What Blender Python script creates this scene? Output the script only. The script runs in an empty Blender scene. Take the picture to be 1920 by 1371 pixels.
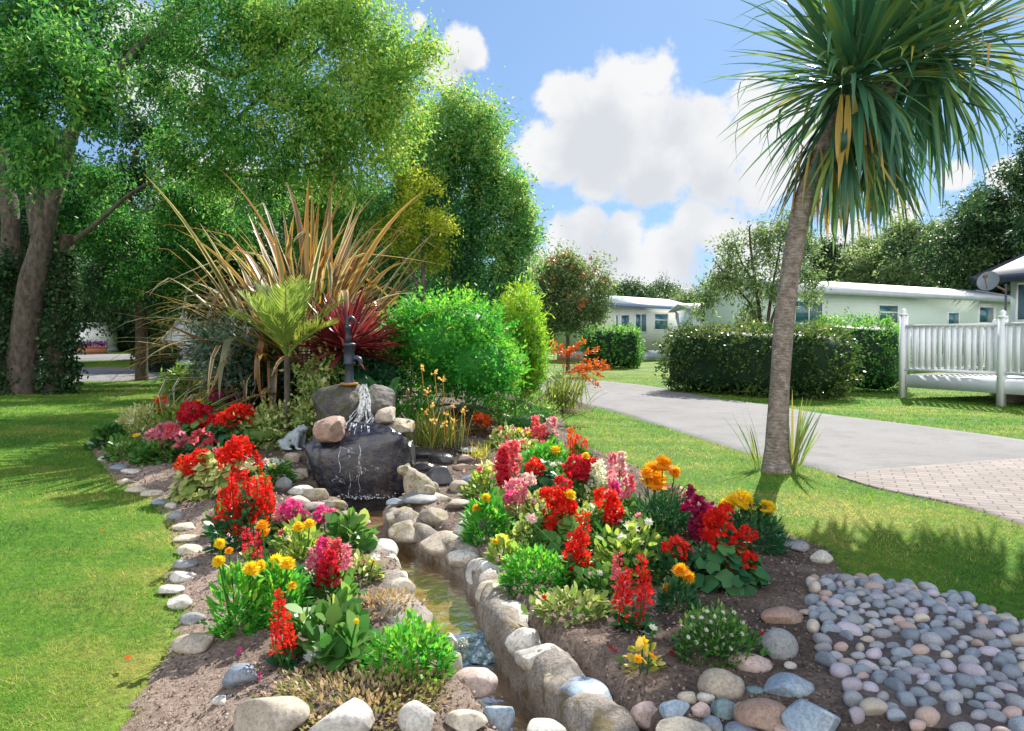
import bpy, bmesh, math, random
import numpy as np
from mathutils import Vector, Matrix

# ------------------------------------------------------------------ scene, camera, light
scene = bpy.context.scene
R = math.radians
CAM_H = 1.25
F = 1400.0                       # focal length in pixels of a 1920 wide picture
CX, CY, HOR = 960.0, 685.5, 640.0
PITCH = math.atan((CY - HOR) / F)

cam_data = bpy.data.cameras.new("camera")
cam = bpy.data.objects.new("camera", cam_data)
scene.collection.objects.link(cam)
cam_data.sensor_width = 36.0
cam_data.lens = F / 1920.0 * 36.0
cam_data.clip_start = 0.05
cam_data.clip_end = 4000.0
cam.location = (0, 0, CAM_H)
cam.rotation_euler = (R(90) - PITCH, 0, 0)
scene.camera = cam

SUN_EL, SUN_AZ = R(41), R(25)    # azimuth measured from +Y towards +X
sun_data = bpy.data.lights.new("sun", 'SUN')
sun_data.energy = 4.3
sun_data.angle = R(0.5)
sun_data.color = (1.0, 0.95, 0.86)
sun = bpy.data.objects.new("sun", sun_data)
scene.collection.objects.link(sun)
sdir = Vector((math.sin(SUN_AZ) * math.cos(SUN_EL), math.cos(SUN_AZ) * math.cos(SUN_EL), math.sin(SUN_EL)))
sun.rotation_euler = sdir.to_track_quat('Z', 'Y').to_euler()
sun.location = (20, 30, 40)

scene.view_settings.view_transform = 'Standard'
scene.view_settings.look = 'None'
scene.view_settings.exposure = 1.28
scene.view_settings.gamma = 1.0
scene.cycles.use_denoising = True
scene.cycles.max_bounces = 8
scene.cycles.diffuse_bounces = 3
scene.cycles.transmission_bounces = 5
scene.cycles.transparent_max_bounces = 8


def ray(px, py):
    x, y = (px - CX) / F, -(py - CY) / F
    return np.array([x, math.cos(PITCH) + y * math.sin(PITCH), -math.sin(PITCH) + y * math.cos(PITCH)])


world = bpy.data.worlds.new("World")
scene.world = world
world.use_nodes = True
SKY_STRENGTH = 0.13
def build_world():
    nt = world.node_tree
    N, L = nt.nodes, nt.links
    N.clear()
    out = N.new('ShaderNodeOutputWorld')
    bg = N.new('ShaderNodeBackground')
    bg.inputs['Strength'].default_value = SKY_STRENGTH
    L.new(bg.outputs[0], out.inputs[0])
    sky = N.new('ShaderNodeTexSky')
    sky.sky_type = 'NISHITA'
    sky.sun_disc = False
    sky.sun_elevation = SUN_EL
    sky.sun_rotation = SUN_AZ
    sky.air_density = 1.0
    sky.dust_density = 0.35
    sky.ozone_density = 2.5
    tc = N.new('ShaderNodeTexCoord')
    nrm = N.new('ShaderNodeVectorMath'); nrm.operation = 'NORMALIZE'
    L.new(tc.outputs['Generated'], nrm.inputs[0])
    def noise(scale, detail, rough=0.55, off=0.0):
        n = N.new('ShaderNodeTexNoise')
        n.inputs['Scale'].default_value = scale
        n.inputs['Detail'].default_value = detail
        n.inputs['Roughness'].default_value = rough
        a = N.new('ShaderNodeVectorMath'); a.operation = 'ADD'
        a.inputs[1].default_value = (off, off * 0.7, -off)
        L.new(nrm.outputs[0], a.inputs[0])
        L.new(a.outputs[0], n.inputs['Vector'])
        return n.outputs['Fac']
    def math_(op, a, b=None, c=None, clamp=False):
        m = N.new('ShaderNodeMath'); m.operation = op; m.use_clamp = clamp
        for i, v in enumerate((a, b, c)):
            if v is None: continue
            if isinstance(v, (int, float)): m.inputs[i].default_value = v
            else: L.new(v, m.inputs[i])
        return m.outputs[0]
    def field(blobs, sm=0.12):
        acc = None
        for (px, py, r) in blobs:
            b = ray(px, py); ln = np.linalg.norm(b); b = b / ln
            d = N.new('ShaderNodeVectorMath'); d.operation = 'DISTANCE'
            L.new(nrm.outputs[0], d.inputs[0]); d.inputs[1].default_value = tuple(b)
            f = math_('MULTIPLY_ADD', d.outputs['Value'], -F * ln * 0.97 / r, 1.0)
            acc = f if acc is None else math_('SMOOTH_MAX', acc, f, sm)
        return acc
    heap = [(1222, 145, 62), (1160, 165, 75), (1045, 185, 55), (1100, 205, 85), (1200, 225, 95), (1015, 280, 70), (1085, 270, 95),
            (1290, 240, 85), (1250, 310, 90), (1170, 310, 85), (1350, 285, 95), (1430, 225, 90), (1340, 335, 75), (1440, 320, 90),
            (1120, 345, 60), (1500, 250, 70),
            (868, 92, 52), (835, 125, 55), (888, 108, 34), (785, 40, 24),
            (1105, 425, 58), (1055, 455, 48), (1170, 435, 52), (1235, 455, 46), (1305, 415, 62), (1345, 440, 55), (1265, 480, 70),
            (1130, 485, 75), (1385, 465, 60), (1010, 490, 45), (1200, 525, 110), (1420, 520, 110), (1600, 480, 90),
            (1690, 400, 42), (1800, 330, 36), (1590, 432, 46), (1880, 330, 44), (-500, 100, 260), (2600, 200, 300), (300, 120, 120), (420, 420, 160)]
    f = field(heap)
    n1 = noise(21.0, 10, 0.6)
    n2 = noise(6.0, 4, 0.5, 3.1)
    a = math_('SUBTRACT', n1, 0.5)
    # unseen bright clouds added behind the camera to fill the front-facing shade
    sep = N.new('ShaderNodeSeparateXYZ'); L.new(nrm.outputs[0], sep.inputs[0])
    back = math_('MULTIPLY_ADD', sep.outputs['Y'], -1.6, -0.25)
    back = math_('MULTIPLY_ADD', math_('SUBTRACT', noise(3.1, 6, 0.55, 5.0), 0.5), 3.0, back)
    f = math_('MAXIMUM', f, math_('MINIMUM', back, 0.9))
    dens = math_('MULTIPLY_ADD', a, 1.55, f)
    al = N.new('ShaderNodeMapRange'); al.interpolation_type = 'SMOOTHSTEP'
    al.inputs['From Min'].default_value = 0.06; al.inputs['From Max'].default_value = 0.42
    L.new(dens, al.inputs['Value'])
    grey = field([(1130, 265, 110), (1270, 235, 100), (1330, 350, 120), (1120, 470, 80), (1300, 490, 90), (860, 130, 50), (1230, 340, 90)], 0.3)
    g = math_('MULTIPLY_ADD', math_('SUBTRACT', n2, 0.5), 2.2, grey)
    g = math_('MULTIPLY_ADD', a, 1.3, g)
    gr = N.new('ShaderNodeMapRange'); gr.interpolation_type = 'SMOOTHSTEP'
    gr.inputs['From Min'].default_value = -0.15; gr.inputs['From Max'].default_value = 0.9
    L.new(g, gr.inputs['Value'])
    cc = N.new('ShaderNodeMix'); cc.data_type = 'RGBA'
    cc.inputs['A'].default_value = (2.95, 2.98, 3.02, 1)
    cc.inputs['B'].default_value = (2.3, 2.4, 2.56, 1)
    L.new(gr.outputs[0], cc.inputs['Factor'])
    fill_gain = N.new('ShaderNodeMapRange'); fill_gain.inputs['From Min'].default_value = 0.25; fill_gain.inputs['From Max'].default_value = -0.35
    fill_gain.inputs['To Min'].default_value = 1.0; fill_gain.inputs['To Max'].default_value = 2.0  # clouds behind the camera made brighter still for that fill
    L.new(sep.outputs['Y'], fill_gain.inputs['Value'])
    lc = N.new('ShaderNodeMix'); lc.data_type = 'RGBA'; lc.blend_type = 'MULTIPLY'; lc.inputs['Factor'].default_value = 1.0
    L.new(cc.outputs['Result'], lc.inputs['A']); L.new(fill_gain.outputs[0], lc.inputs['B'])
    # thin high veil
    n3 = noise(2.2, 5, 0.6, 7.7)
    veil = N.new('ShaderNodeMapRange')
    veil.inputs['From Min'].default_value = 0.35; veil.inputs['From Max'].default_value = 0.8
    veil.inputs['To Max'].default_value = 0.35
    L.new(n3, veil.inputs['Value'])
    skm = N.new('ShaderNodeMix'); skm.data_type = 'RGBA'; skm.blend_type = 'MULTIPLY'
    skm.inputs['Factor'].default_value = 1.0
    skm.inputs['B'].default_value = (0.50, 0.69, 0.93, 1)
    gm = N.new('ShaderNodeGamma'); gm.inputs['Gamma'].default_value = 0.6
    L.new(sky.outputs[0], gm.inputs[0]); L.new(gm.outputs[0], skm.inputs['A'])
    vm = N.new('ShaderNodeMix'); vm.data_type = 'RGBA'
    vm.inputs['B'].default_value = (1.35, 1.85, 2.6, 1)
    L.new(veil.outputs[0], vm.inputs['Factor'])
    L.new(skm.outputs['Result'], vm.inputs['A'])
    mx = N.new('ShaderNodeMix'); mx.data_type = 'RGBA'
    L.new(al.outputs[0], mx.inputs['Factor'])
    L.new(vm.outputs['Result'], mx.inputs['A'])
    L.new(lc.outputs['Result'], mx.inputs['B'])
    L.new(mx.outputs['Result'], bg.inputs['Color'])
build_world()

# ------------------------------------------------------------------ helpers
rng = np.random.default_rng(11)
random.seed(5)
PI = math.pi
COL = scene.collection


def sine_noise(seed, n=7):
    r = np.random.default_rng(seed)
    K = r.normal(size=(n, 3)); ph = r.uniform(0, 6.28, n)
    def f(P, freq=1.0):
        return np.sin((P @ K.T) * freq + ph).sum(1) / math.sqrt(n)
    return f
SN = [sine_noise(100 + i) for i in range(6)]


def smooth(a, b, x):
    t = np.clip((x - a) / (b - a), 0, 1)
    return t * t * (3 - 2 * t)


def terrain(x, y):
    y = np.asarray(y, float)
    return 0.012 * np.maximum(0, y - 17) * np.clip((y - 17) / 10, 0, 1)


def G(px, py, z=0.0):
    """point of the ground (raised by z) seen at a pixel of the 1920 x 1371 photograph"""
    d = ray(px, py)
    g = 0.0
    p = None
    for _ in range(12):
        t = (z + g - CAM_H) / min(d[2], -0.004)
        p = np.array([0, 0, CAM_H]) + d * t
        g = 0.5 * g + 0.5 * float(terrain(p[0], p[1]))
    return p


def AT(px, py, Y):
    d = ray(px, py)
    return np.array([0, 0, CAM_H]) + d * (Y / d[1])


def M_(px, Y):
    return px * Y / F


class MB:
    """collects polygons and builds one mesh"""
    def __init__(self):
        self.V = []; self.n = 0
        self.L = []; self.S = []; self.T = []; self.MI = []
    def mesh(self, verts, faces, tint=0.5, mi=0):
        verts = np.array(verts, float).reshape(-1, 3)
        faces = np.asarray(faces, int)
        self.V.append(verts)
        self.L.append((faces + self.n).reshape(-1))
        self.S.append(np.full(len(faces), faces.shape[1], int))
        self.T.append(np.broadcast_to(np.asarray(tint, float), (len(faces),)).copy())
        self.MI.append(np.full(len(faces), mi, int))
        self.n += len(verts)
    def polys(self, P, tint=0.5, mi=0):
        P = np.asarray(P, float)
        N_, k = P.shape[:2]
        self.mesh(P.reshape(-1, 3), np.arange(N_ * k).reshape(N_, k), tint, mi)
    def data(self, name, mats, smooth_=False):
        me = bpy.data.meshes.new(name)
        V = np.concatenate(self.V); L = np.concatenate(self.L); S = np.concatenate(self.S)
        me.vertices.add(len(V)); me.vertices.foreach_set('co', V.astype(np.float32).ravel())
        me.loops.add(len(L)); me.loops.foreach_set('vertex_index', L.astype(np.int32))
        me.polygons.add(len(S))
        st = np.concatenate([[0], np.cumsum(S)[:-1]]).astype(np.int32)
        me.polygons.foreach_set('loop_start', st)
        me.polygons.foreach_set('material_index', np.concatenate(self.MI).astype(np.int32))
        if smooth_:
            me.polygons.foreach_set('use_smooth', np.ones(len(S), bool))
        me.update(calc_edges=True)
        at = me.attributes.new('tint', 'FLOAT', 'FACE')
        at.data.foreach_set('value', np.concatenate(self.T).astype(np.float32))
        for m in (mats if isinstance(mats, (list, tuple)) else [mats]):
            me.materials.append(m)
        return me
    def build(self, name, mats, parent=None, smooth_=False, loc=None):
        if loc is not None:
            for v in self.V: v -= np.asarray(loc)
        o = bpy.data.objects.new(name, self.data(name, mats, smooth_))
        COL.objects.link(o)
        if parent is not None: o.parent = parent
        if loc is not None: o.location = tuple(loc)
        return o


def tag(o, label=None, cat=None, group=None, kind=None):
    if label: o['label'] = label
    if cat: o['category'] = cat
    if group: o['group'] = group
    if kind: o['kind'] = kind
    return o


def empty(name, loc, label=None, cat=None, group=None, rz=0.0):
    o = bpy.data.objects.new(name, None)
    COL.objects.link(o)
    o.empty_display_size = 0.2
    o.location = tuple(float(v) for v in loc)
    o.rotation_euler = (0, 0, rz)
    return tag(o, label, cat, group)


def inst(name, me, parent=None, loc=(0, 0, 0), rot=(0, 0, 0), scale=(1, 1, 1)):
    o = bpy.data.objects.new(name, me)
    COL.objects.link(o)
    o.location = tuple(float(v) for v in loc); o.rotation_euler = rot
    o.scale = scale if isinstance(scale, tuple) else (scale,) * 3
    if parent is not None: o.parent = parent
    return o


def unit(v):
    return v / np.maximum(np.linalg.norm(v, axis=-1, keepdims=True), 1e-9)


def rdir(n):
    return unit(rng.normal(size=(n, 3)))


def leaf_polys(P, axis, nrm, L, W, fold=0.0):
    """diamond leaves: base P, pointing along axis, N x 4 x 3"""
    axis = unit(axis)
    side = unit(np.cross(axis, nrm))
    up = np.cross(side, axis)
    L = np.broadcast_to(L, (len(P),))[:, None]; W = np.broadcast_to(W, (len(P),))[:, None]
    a = P; b = P + axis * L * 0.45 + side * W * 0.5 + up * W * fold
    c = P + axis * L; d = P + axis * L * 0.45 - side * W * 0.5 + up * W * fold
    return np.stack([a, b, c, d], 1)


def oval_polys(P, axis, nrm, L, W, fold=0.1):
    """rounded six sided leaves with a slight fold"""
    axis = unit(axis); side = unit(np.cross(axis, nrm)); up = np.cross(side, axis)
    L = np.broadcast_to(L, (len(P),))[:, None]; W = np.broadcast_to(W, (len(P),))[:, None]
    q = [(0, 0), (.2, .36), (.55, .5), (.85, .3), (1, 0), (.85, -.3), (.55, -.5), (.2, -.36)]
    return np.stack([P + axis * L * a + side * W * b + up * W * (fold * abs(b) * 2 - .35 * a * a * fold * 4) for a, b in q], 1)


def disc_polys(P, nrm, r, k=7, dish=0.15):
    nrm = unit(nrm)
    t = unit(np.cross(nrm, rdir(len(P))))
    b = np.cross(nrm, t)
    r = np.broadcast_to(r, (len(P),))
    out = []
    for i in range(k):
        a = 2 * PI * i / k
        rr = (r * (1.0 if i else 0.45))[:, None]
        out.append(P + (t * math.cos(a) + b * math.sin(a)) * rr + nrm * rr * dish * (1 if i % 2 else -0.3))
    return np.stack(out, 1)


def tube(mb, pts, rad, k=8, tint=0.5, mi=0, lump=0.0, seed=0, cap=True):
    pts = np.asarray(pts, float); n = len(pts)
    rad = np.broadcast_to(np.asarray(rad, float), (n,))
    tg = np.gradient(pts, axis=0) if n > 2 else np.repeat((pts[-1] - pts[0])[None], n, 0)
    tg = unit(tg)
    ref = np.array([0, 0, 1.0]) if abs(tg[0, 2]) < 0.9 else np.array([1.0, 0, 0])
    u = unit(np.cross(tg[0], ref)); rings = []
    for i in range(n):
        u = unit(u - tg[i] * np.dot(u, tg[i])); v = np.cross(tg[i], u)
        a = np.arange(k) * 2 * PI / k
        ring = pts[i] + (np.cos(a)[:, None] * u + np.sin(a)[:, None] * v) * rad[i]
        if lump:
            f = 1 + lump * SN[seed % 6](ring, 2.0 / max(rad[0], 0.02) ** 0.5)
            ring = pts[i] + (ring - pts[i]) * f[:, None]
        rings.append(ring)
    V = np.concatenate(rings)
    i, j = np.meshgrid(np.arange(n - 1), np.arange(k), indexing='ij')
    a = i * k + j; b = i * k + (j + 1) % k
    Fq = np.stack([a, b, b + k, a + k], -1).reshape(-1, 4)
    mb.mesh(V, Fq, tint, mi)
    if cap:
        mb.mesh(rings[-1], np.arange(k)[None], tint, mi)
        mb.mesh(rings[0], np.arange(k)[::-1][None], tint, mi)


def spline(pts, n):
    pts = np.asarray(pts, float)
    t = np.linspace(0, len(pts) - 1, n)
    out = []
    for x in t:
        i = min(int(x), len(pts) - 2); f = x - i
        p0 = pts[max(i - 1, 0)]; p1 = pts[i]; p2 = pts[i + 1]; p3 = pts[min(i + 2, len(pts) - 1)]
        out.append(0.5 * ((2 * p1) + (-p0 + p2) * f + (2 * p0 - 5 * p1 + 4 * p2 - p3) * f * f + (-p0 + 3 * p1 - 3 * p2 + p3) * f ** 3))
    return np.array(out)


def box(mb, lo, hi, tint=0.5, mi=0, M=None):
    lo = np.asarray(lo, float); hi = np.asarray(hi, float)
    V = np.array([[x, y, z] for z in (lo[2], hi[2]) for y in (lo[1], hi[1]) for x in (lo[0], hi[0])])
    if M is not None: V = V @ np.asarray(M)[:3, :3].T + np.asarray(M)[:3, 3]
    mb.mesh(V, [[0, 2, 3, 1], [4, 5, 7, 6], [0, 1, 5, 4], [2, 6, 7, 3], [1, 3, 7, 5], [0, 4, 6, 2]], tint, mi)


def bevel_box_data(name, size, m, bev=0.01):
    bm = bmesh.new()
    bmesh.ops.create_cube(bm, size=1.0)
    bmesh.ops.scale(bm, vec=size, verts=bm.verts)
    bmesh.ops.bevel(bm, geom=bm.edges[:], offset=bev, segments=2, affect='EDGES')
    me = bpy.data.meshes.new(name); bm.to_mesh(me); bm.free()
    me.materials.append(m)
    return me


def lathe(mb, prof, k=16, c=(0, 0, 0), tint=0.5, mi=0):
    prof = np.asarray(prof, float)
    a = np.arange(k) * 2 * PI / k
    V = np.concatenate([np.stack([np.cos(a) * r, np.sin(a) * r, np.full(k, z)], 1) for r, z in prof]) + np.asarray(c)
    n = len(prof)
    i, j = np.meshgrid(np.arange(n - 1), np.arange(k), indexing='ij')
    q = i * k + j; b = i * k + (j + 1) % k
    mb.mesh(V, np.stack([q, b, b + k, q + k], -1).reshape(-1, 4), tint, mi)


def blades(mb, base, az, el, L, W, bend, nseg=7, tint=0.5, edge=None, fold=0.25, power=1.6, kink=None, mi=0, tipw=0.04, across=None):
    """arching strap leaves, vectorised over N; edge = tint of the two outer strips"""
    base = np.asarray(base, float); N_ = len(base)
    az, el, L, W, bend = [np.broadcast_to(np.asarray(v, float), (N_,)) for v in (az, el, L, W, bend)]
    s = np.linspace(0, 1, nseg + 1)
    ang = el[:, None] - bend[:, None] * s[None] ** power
    if kink is not None:
        ang = ang - kink[1][:, None] * smooth(0, 0.12, s[None] - kink[0][:, None])
    ds = L[:, None] / nseg
    dh = np.cos(ang) * ds; dz = np.sin(ang) * ds
    h = np.concatenate([np.zeros((N_, 1)), np.cumsum(dh, 1)[:, :-1]], 1)
    z = np.concatenate([np.zeros((N_, 1)), np.cumsum(dz, 1)[:, :-1]], 1)
    hd = np.stack([np.cos(az), np.sin(az), np.zeros(N_)], 1)
    sd = np.stack([-np.sin(az), np.cos(az), np.zeros(N_)], 1)
    up = -np.sin(ang)[..., None] * hd[:, None] + np.cos(ang)[..., None] * np.array([0, 0, 1.0])
    c = base[:, None] + h[..., None] * hd[:, None] + z[..., None] * np.array([0, 0, 1.0])
    prof = np.minimum(1, 0.45 + 1.6 * s) * np.clip((1 - s) / 0.45, 0, 1) ** 0.75
    prof = np.maximum(prof, tipw)
    w = W[:, None] * prof[None] * 0.5
    offs = (-1, 0, 1) if edge is None else (-1, -0.55, 0, 0.55, 1)
    K = len(offs)
    cols = [c + sd[:, None] * (w * o)[..., None] + up * (w * abs(o) * fold)[..., None] for o in offs]
    V = np.stack(cols, 2)                                  # N, nseg+1, K, 3
    i, j, k = np.meshgrid(np.arange(N_), np.arange(nseg), np.arange(K - 1), indexing='ij')
    q = (i * (nseg + 1) + j) * K + k
    Fq = np.stack([q, q + 1, q + 1 + K, q + K], -1).reshape(-1, 4)
    t = np.broadcast_to(np.asarray(tint, float).reshape(-1, 1, 1), (N_, nseg, K - 1)).copy()
    if edge is not None:
        e = np.broadcast_to(np.asarray(edge, float).reshape(-1, 1), (N_, nseg))
        t[:, :, 0] = e; t[:, :, -1] = e
    mb.mesh(V.reshape(-1, 3), Fq, t.reshape(-1), mi)


_ico = {}
def ico(n):
    if n not in _ico:
        bm = bmesh.new(); bmesh.ops.create_icosphere(bm, subdivisions=n, radius=1.0)
        V = np.array([v.co[:] for v in bm.verts]); Fc = np.array([[v.index for v in f.verts] for f in bm.faces])
        bm.free(); _ico[n] = (V, Fc)
    return _ico[n]


def rock(seed, size, cuts=0, rough=0.07, sub=3, fine=0.0):
    V, Fc = ico(sub)
    r = np.random.default_rng(seed)
    v = V.copy()
    n1, n2 = sine_noise(seed * 3 + 1), sine_noise(seed * 3 + 2)
    v = v * (1 + rough * n1(V, 1.3) + rough * 0.45 * n2(V, 3.1))[:, None]
    for _ in range(cuts):
        n = unit(r.normal(size=3)); d = r.uniform(0.5, 0.85)
        pr = v @ n
        v = v - np.outer(np.maximum(0, pr - d) * 0.88, n)
    if fine:
        v = v * (1 + fine * sine_noise(seed * 3 + 5)(V, 9.0) + fine * 0.7 * sine_noise(seed * 3 + 6)(V, 21.0))[:, None]
    return v * np.asarray(size), Fc


# ------------------------------------------------------------------ materials
def new_mat(name):
    m = bpy.data.materials.new(name); m.use_nodes = True
    nt = m.node_tree; nt.nodes.clear()
    out = nt.nodes.new('ShaderNodeOutputMaterial')
    return m, nt, out


def lin(c):
    """sRGB 0-255 to linear"""
    return tuple(((v / 255.0) / 12.92 if v / 255.0 <= 0.04045 else ((v / 255.0 + 0.055) / 1.055) ** 2.4) for v in c)


def ramp(nt, fac, stops):
    r = nt.nodes.new('ShaderNodeValToRGB')
    e = r.color_ramp.elements
    while len(e) < len(stops): e.new(0.5)
    for i, (p, c) in enumerate(stops):
        e[i].position = p; e[i].color = (*c, 1)
    nt.links.new(fac, r.inputs[0])
    return r.outputs[0]


def attr(nt, name='tint'):
    a = nt.nodes.new('ShaderNodeAttribute'); a.attribute_name = name
    return a.outputs['Fac']


def noise_n(nt, scale, detail=4, rough=0.55, coord='Object'):
    tc = nt.nodes.new('ShaderNodeTexCoord')
    n = nt.nodes.new('ShaderNodeTexNoise')
    n.inputs['Scale'].default_value = scale; n.inputs['Detail'].default_value = detail; n.inputs['Roughness'].default_value = rough
    nt.links.new(tc.outputs[coord], n.inputs['Vector'])
    return n.outputs['Fac']


def mixc(nt, fac, a, b, mode='MIX'):
    m = nt.nodes.new('ShaderNodeMix'); m.data_type = 'RGBA'; m.blend_type = mode
    for k, v in (('Factor', fac), ('A', a), ('B', b)):
        s = m.inputs[k]
        if isinstance(v, (int, float)): s.default_value = v
        elif isinstance(v, tuple): s.default_value = (*v[:3], 1)
        else: nt.links.new(v, s)
    return m.outputs['Result']


def principled(nt, out, col, rough=0.6, spec=0.4, normal=None, metal=0.0, link=True):
    p = nt.nodes.new('ShaderNodeBsdfPrincipled')
    if isinstance(col, tuple): p.inputs['Base Color'].default_value = (*col[:3], 1)
    else: nt.links.new(col, p.inputs['Base Color'])
    if isinstance(rough, (int, float)): p.inputs['Roughness'].default_value = rough
    else: nt.links.new(rough, p.inputs['Roughness'])
    p.inputs['Specular IOR Level'].default_value = spec
    p.inputs['Metallic'].default_value = metal
    if normal is not None: nt.links.new(normal, p.inputs['Normal'])
    if link: nt.links.new(p.outputs[0], out.inputs[0])
    return p


def bump(nt, h, strength=0.3, dist=0.01):
    b = nt.nodes.new('ShaderNodeBump')
    b.inputs['Strength'].default_value = strength; b.inputs['Distance'].default_value = dist
    nt.links.new(h, b.inputs['Height'])
    return b.outputs[0]


def leafmat(name, stops, trans=0.42, rough=0.52, spec=0.22, boost=1.5, blue=0.22):
    m, nt, out = new_mat(name)
    if 'petal' not in name: stops = [(p, (a, b, max(c, blue * b))) for p, (a, b, c) in stops]
    c = ramp(nt, attr(nt), stops)
    p = principled(nt, out, c, rough, spec, link=False)
    t = nt.nodes.new('ShaderNodeBsdfTranslucent')
    cb = mixc(nt, 1.0, c, (boost * 0.98, boost, boost * 0.7), 'MULTIPLY')
    nt.links.new(cb, t.inputs[0])
    mx = nt.nodes.new('ShaderNodeMixShader'); mx.inputs[0].default_value = trans
    nt.links.new(p.outputs[0], mx.inputs[1]); nt.links.new(t.outputs[0], mx.inputs[2])
    nt.links.new(mx.outputs[0], out.inputs[0])
    return m


def rockmat(name, cols, scale=6.0, rough=0.75, bmp=0.35, spec=0.3, speck=0.5, moss=None, rnd=0.0):
    m, nt, out = new_mat(name)
    n = noise_n(nt, scale, 6, 0.65)
    k = len(cols)
    c = ramp(nt, n, [(0.3 + 0.4 * i / max(k - 1, 1), cc) for i, cc in enumerate(cols)])
    sp = noise_n(nt, scale * 14, 3, 0.7)
    spk = ramp(nt, sp, [(0.36, (0.45, 0.45, 0.45)), (0.5, (1, 1, 1)), (0.7, (1.25, 1.25, 1.25))])
    c = mixc(nt, ramp(nt, noise_n(nt, scale * 2.6, 5, 0.7), [(0.5, (0, 0, 0)), (0.68, (0.6, 0.6, 0.6))]), c, (0.13, 0.105, 0.08))
    c = mixc(nt, speck, c, spk, 'MULTIPLY')
    if moss:
        mn = noise_n(nt, scale * 1.7, 5, 0.6)
        c = mixc(nt, ramp(nt, mn, [(0.52, (0, 0, 0)), (0.64, (1, 1, 1))]), c, moss)
    if rnd:
        oi = nt.nodes.new('ShaderNodeObjectInfo')
        v = ramp(nt, oi.outputs['Random'], [(0, (1 - rnd,) * 3), (1, (1 + rnd,) * 3)])
        c = mixc(nt, 1.0, c, v, 'MULTIPLY')
    h = noise_n(nt, scale * 5, 5, 0.65)
    principled(nt, out, c, rough, spec, bump(nt, h, bmp, 0.012))
    return m


def plain(name, c, rough=0.5, spec=0.4, var=0.12, scale=3.0, bmp=0.0, metal=0.0):
    m, nt, out = new_mat(name)
    n = noise_n(nt, scale, 5, 0.6)
    col = ramp(nt, n, [(0.3, tuple(v * (1 - var) for v in c)), (0.7, tuple(v * (1 + var * 0.6) for v in c))])
    nrm = bump(nt, noise_n(nt, scale * 15, 4), bmp, 0.004) if bmp else None
    principled(nt, out, col, rough, spec, nrm, metal)
    return m

# ------------------------------------------------------------------ plan of the ground
def inside(P, poly):
    x, y = P[:, 0], P[:, 1]; poly = np.asarray(poly)
    c = np.zeros(len(P), bool)
    j = len(poly) - 1
    for i in range(len(poly)):
        xi, yi = poly[i]; xj, yj = poly[j]
        c ^= ((yi > y) != (yj > y)) & (x < (xj - xi) * (y - yi) / (yj - yi + 1e-12) + xi)
        j = i
    return c


def dist_line(P, line, closed=False):
    line = np.asarray(line); d = np.full(len(P), 1e9); par = np.zeros(len(P))
    n = len(line) if closed else len(line) - 1
    for i in range(n):
        a = line[i]; b = line[(i + 1) % len(line)]
        ab = b - a; t = np.clip(((P - a) @ ab) / (ab @ ab + 1e-12), 0, 1)
        dd = np.linalg.norm(P - (a + t[:, None] * ab), axis=1)
        par = np.where(dd < d, i + t, par); d = np.minimum(d, dd)
    return d, par


def sdist(P, poly):
    d, _ = dist_line(P, poly, True)
    return np.where(inside(P, poly), d, -d)


g2 = lambda px, py, z=0.0: G(px, py, z)[:2]
BED = np.array([g2(205, 1425), g2(258, 1300), g2(325, 1205), g2(342, 1140), g2(304, 1100), g2(333, 1040), g2(316, 985), g2(283, 938), g2(222, 902),
                g2(178, 855), g2(163, 834), (-5.3, 11.0), (-5.0, 13.2), (-3.0, 14.2), (0.0, 14.8), (1.5, 15.2), g2(1118, 765), g2(1052, 778),
                g2(1062, 802), g2(1110, 840), g2(1190, 872), g2(1290, 925), g2(1450, 985), g2(1560, 1030), g2(1590, 1090), g2(1655, 1092),
                g2(1790, 1118), g2(1935, 1178), g2(2150, 1290), (3.6, 1.0), (-2.1, 1.0)])
COB = np.array([g2(1512, 1112), g2(1545, 1095), g2(1590, 1090), g2(1655, 1092), g2(1790, 1118), g2(1935, 1178), g2(2150, 1290), (3.5, 1.6), g2(1590, 1400), g2(1545, 1290), g2(1515, 1220), g2(1508, 1160)])
STREAM = np.array([g2(690, 950, -.1), g2(712, 985, -.1), g2(752, 1030, -.1), g2(803, 1062, -.1), g2(832, 1102, -.1), g2(846, 1146, -.1), g2(872, 1190, -.1), g2(903, 1233, -.1),
                   g2(930, 1263, -.1), g2(955, 1297, -.1), g2(995, 1338, -.1), g2(1042, 1390, -.1), g2(1090, 1450, -.1)])
POOL = g2(690, 936, -0.05)
STEP_AT = 6.35                    # place of the little weir along STREAM


def bed_h(x, y):
    x = np.asarray(x, float); y = np.asarray(y, float); shp = x.shape
    P = np.stack([x.ravel(), y.ravel()], 1)
    d = sdist(P, BED)
    P3 = np.concatenate([P, np.zeros((len(P), 1))], 1)
    h = 0.004 + 0.06 * smooth(0, 0.5, d) + 0.44 * smooth(6.0, 10.5, P[:, 1]) * smooth(0, 1.8, d)
    h += (0.010 * SN[0](P3, 5.0) + 0.006 * SN[1](P3, 13.0) + 0.004 * SN[2](P3, 31.0)) * smooth(0, 0.2, d)
    ds, _ = dist_line(P, STREAM)
    c = 1 - smooth(0.13, 0.27, ds)
    dp = np.hypot((P[:, 0] - POOL[0]) / 1.3, P[:, 1] - POOL[1])
    c = np.maximum(c, 1 - smooth(0.30, 0.44, dp))
    h = h * (1 - c) + c * (-0.24)
    h = np.where(d < 0, -0.02, h)
    return h.reshape(shp)


def bh(p):
    return float(bed_h(np.array([p[0]]), np.array([p[1]]))[0])


def GB(px, py):
    """point of the flower bed's soil seen at a pixel"""
    z = 0.05; p = None
    for _ in range(14):
        p = G(px, py, z)
        z = 0.5 * z + 0.5 * max(bh(p), 0.0)
    p[2] = z
    return p


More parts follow.
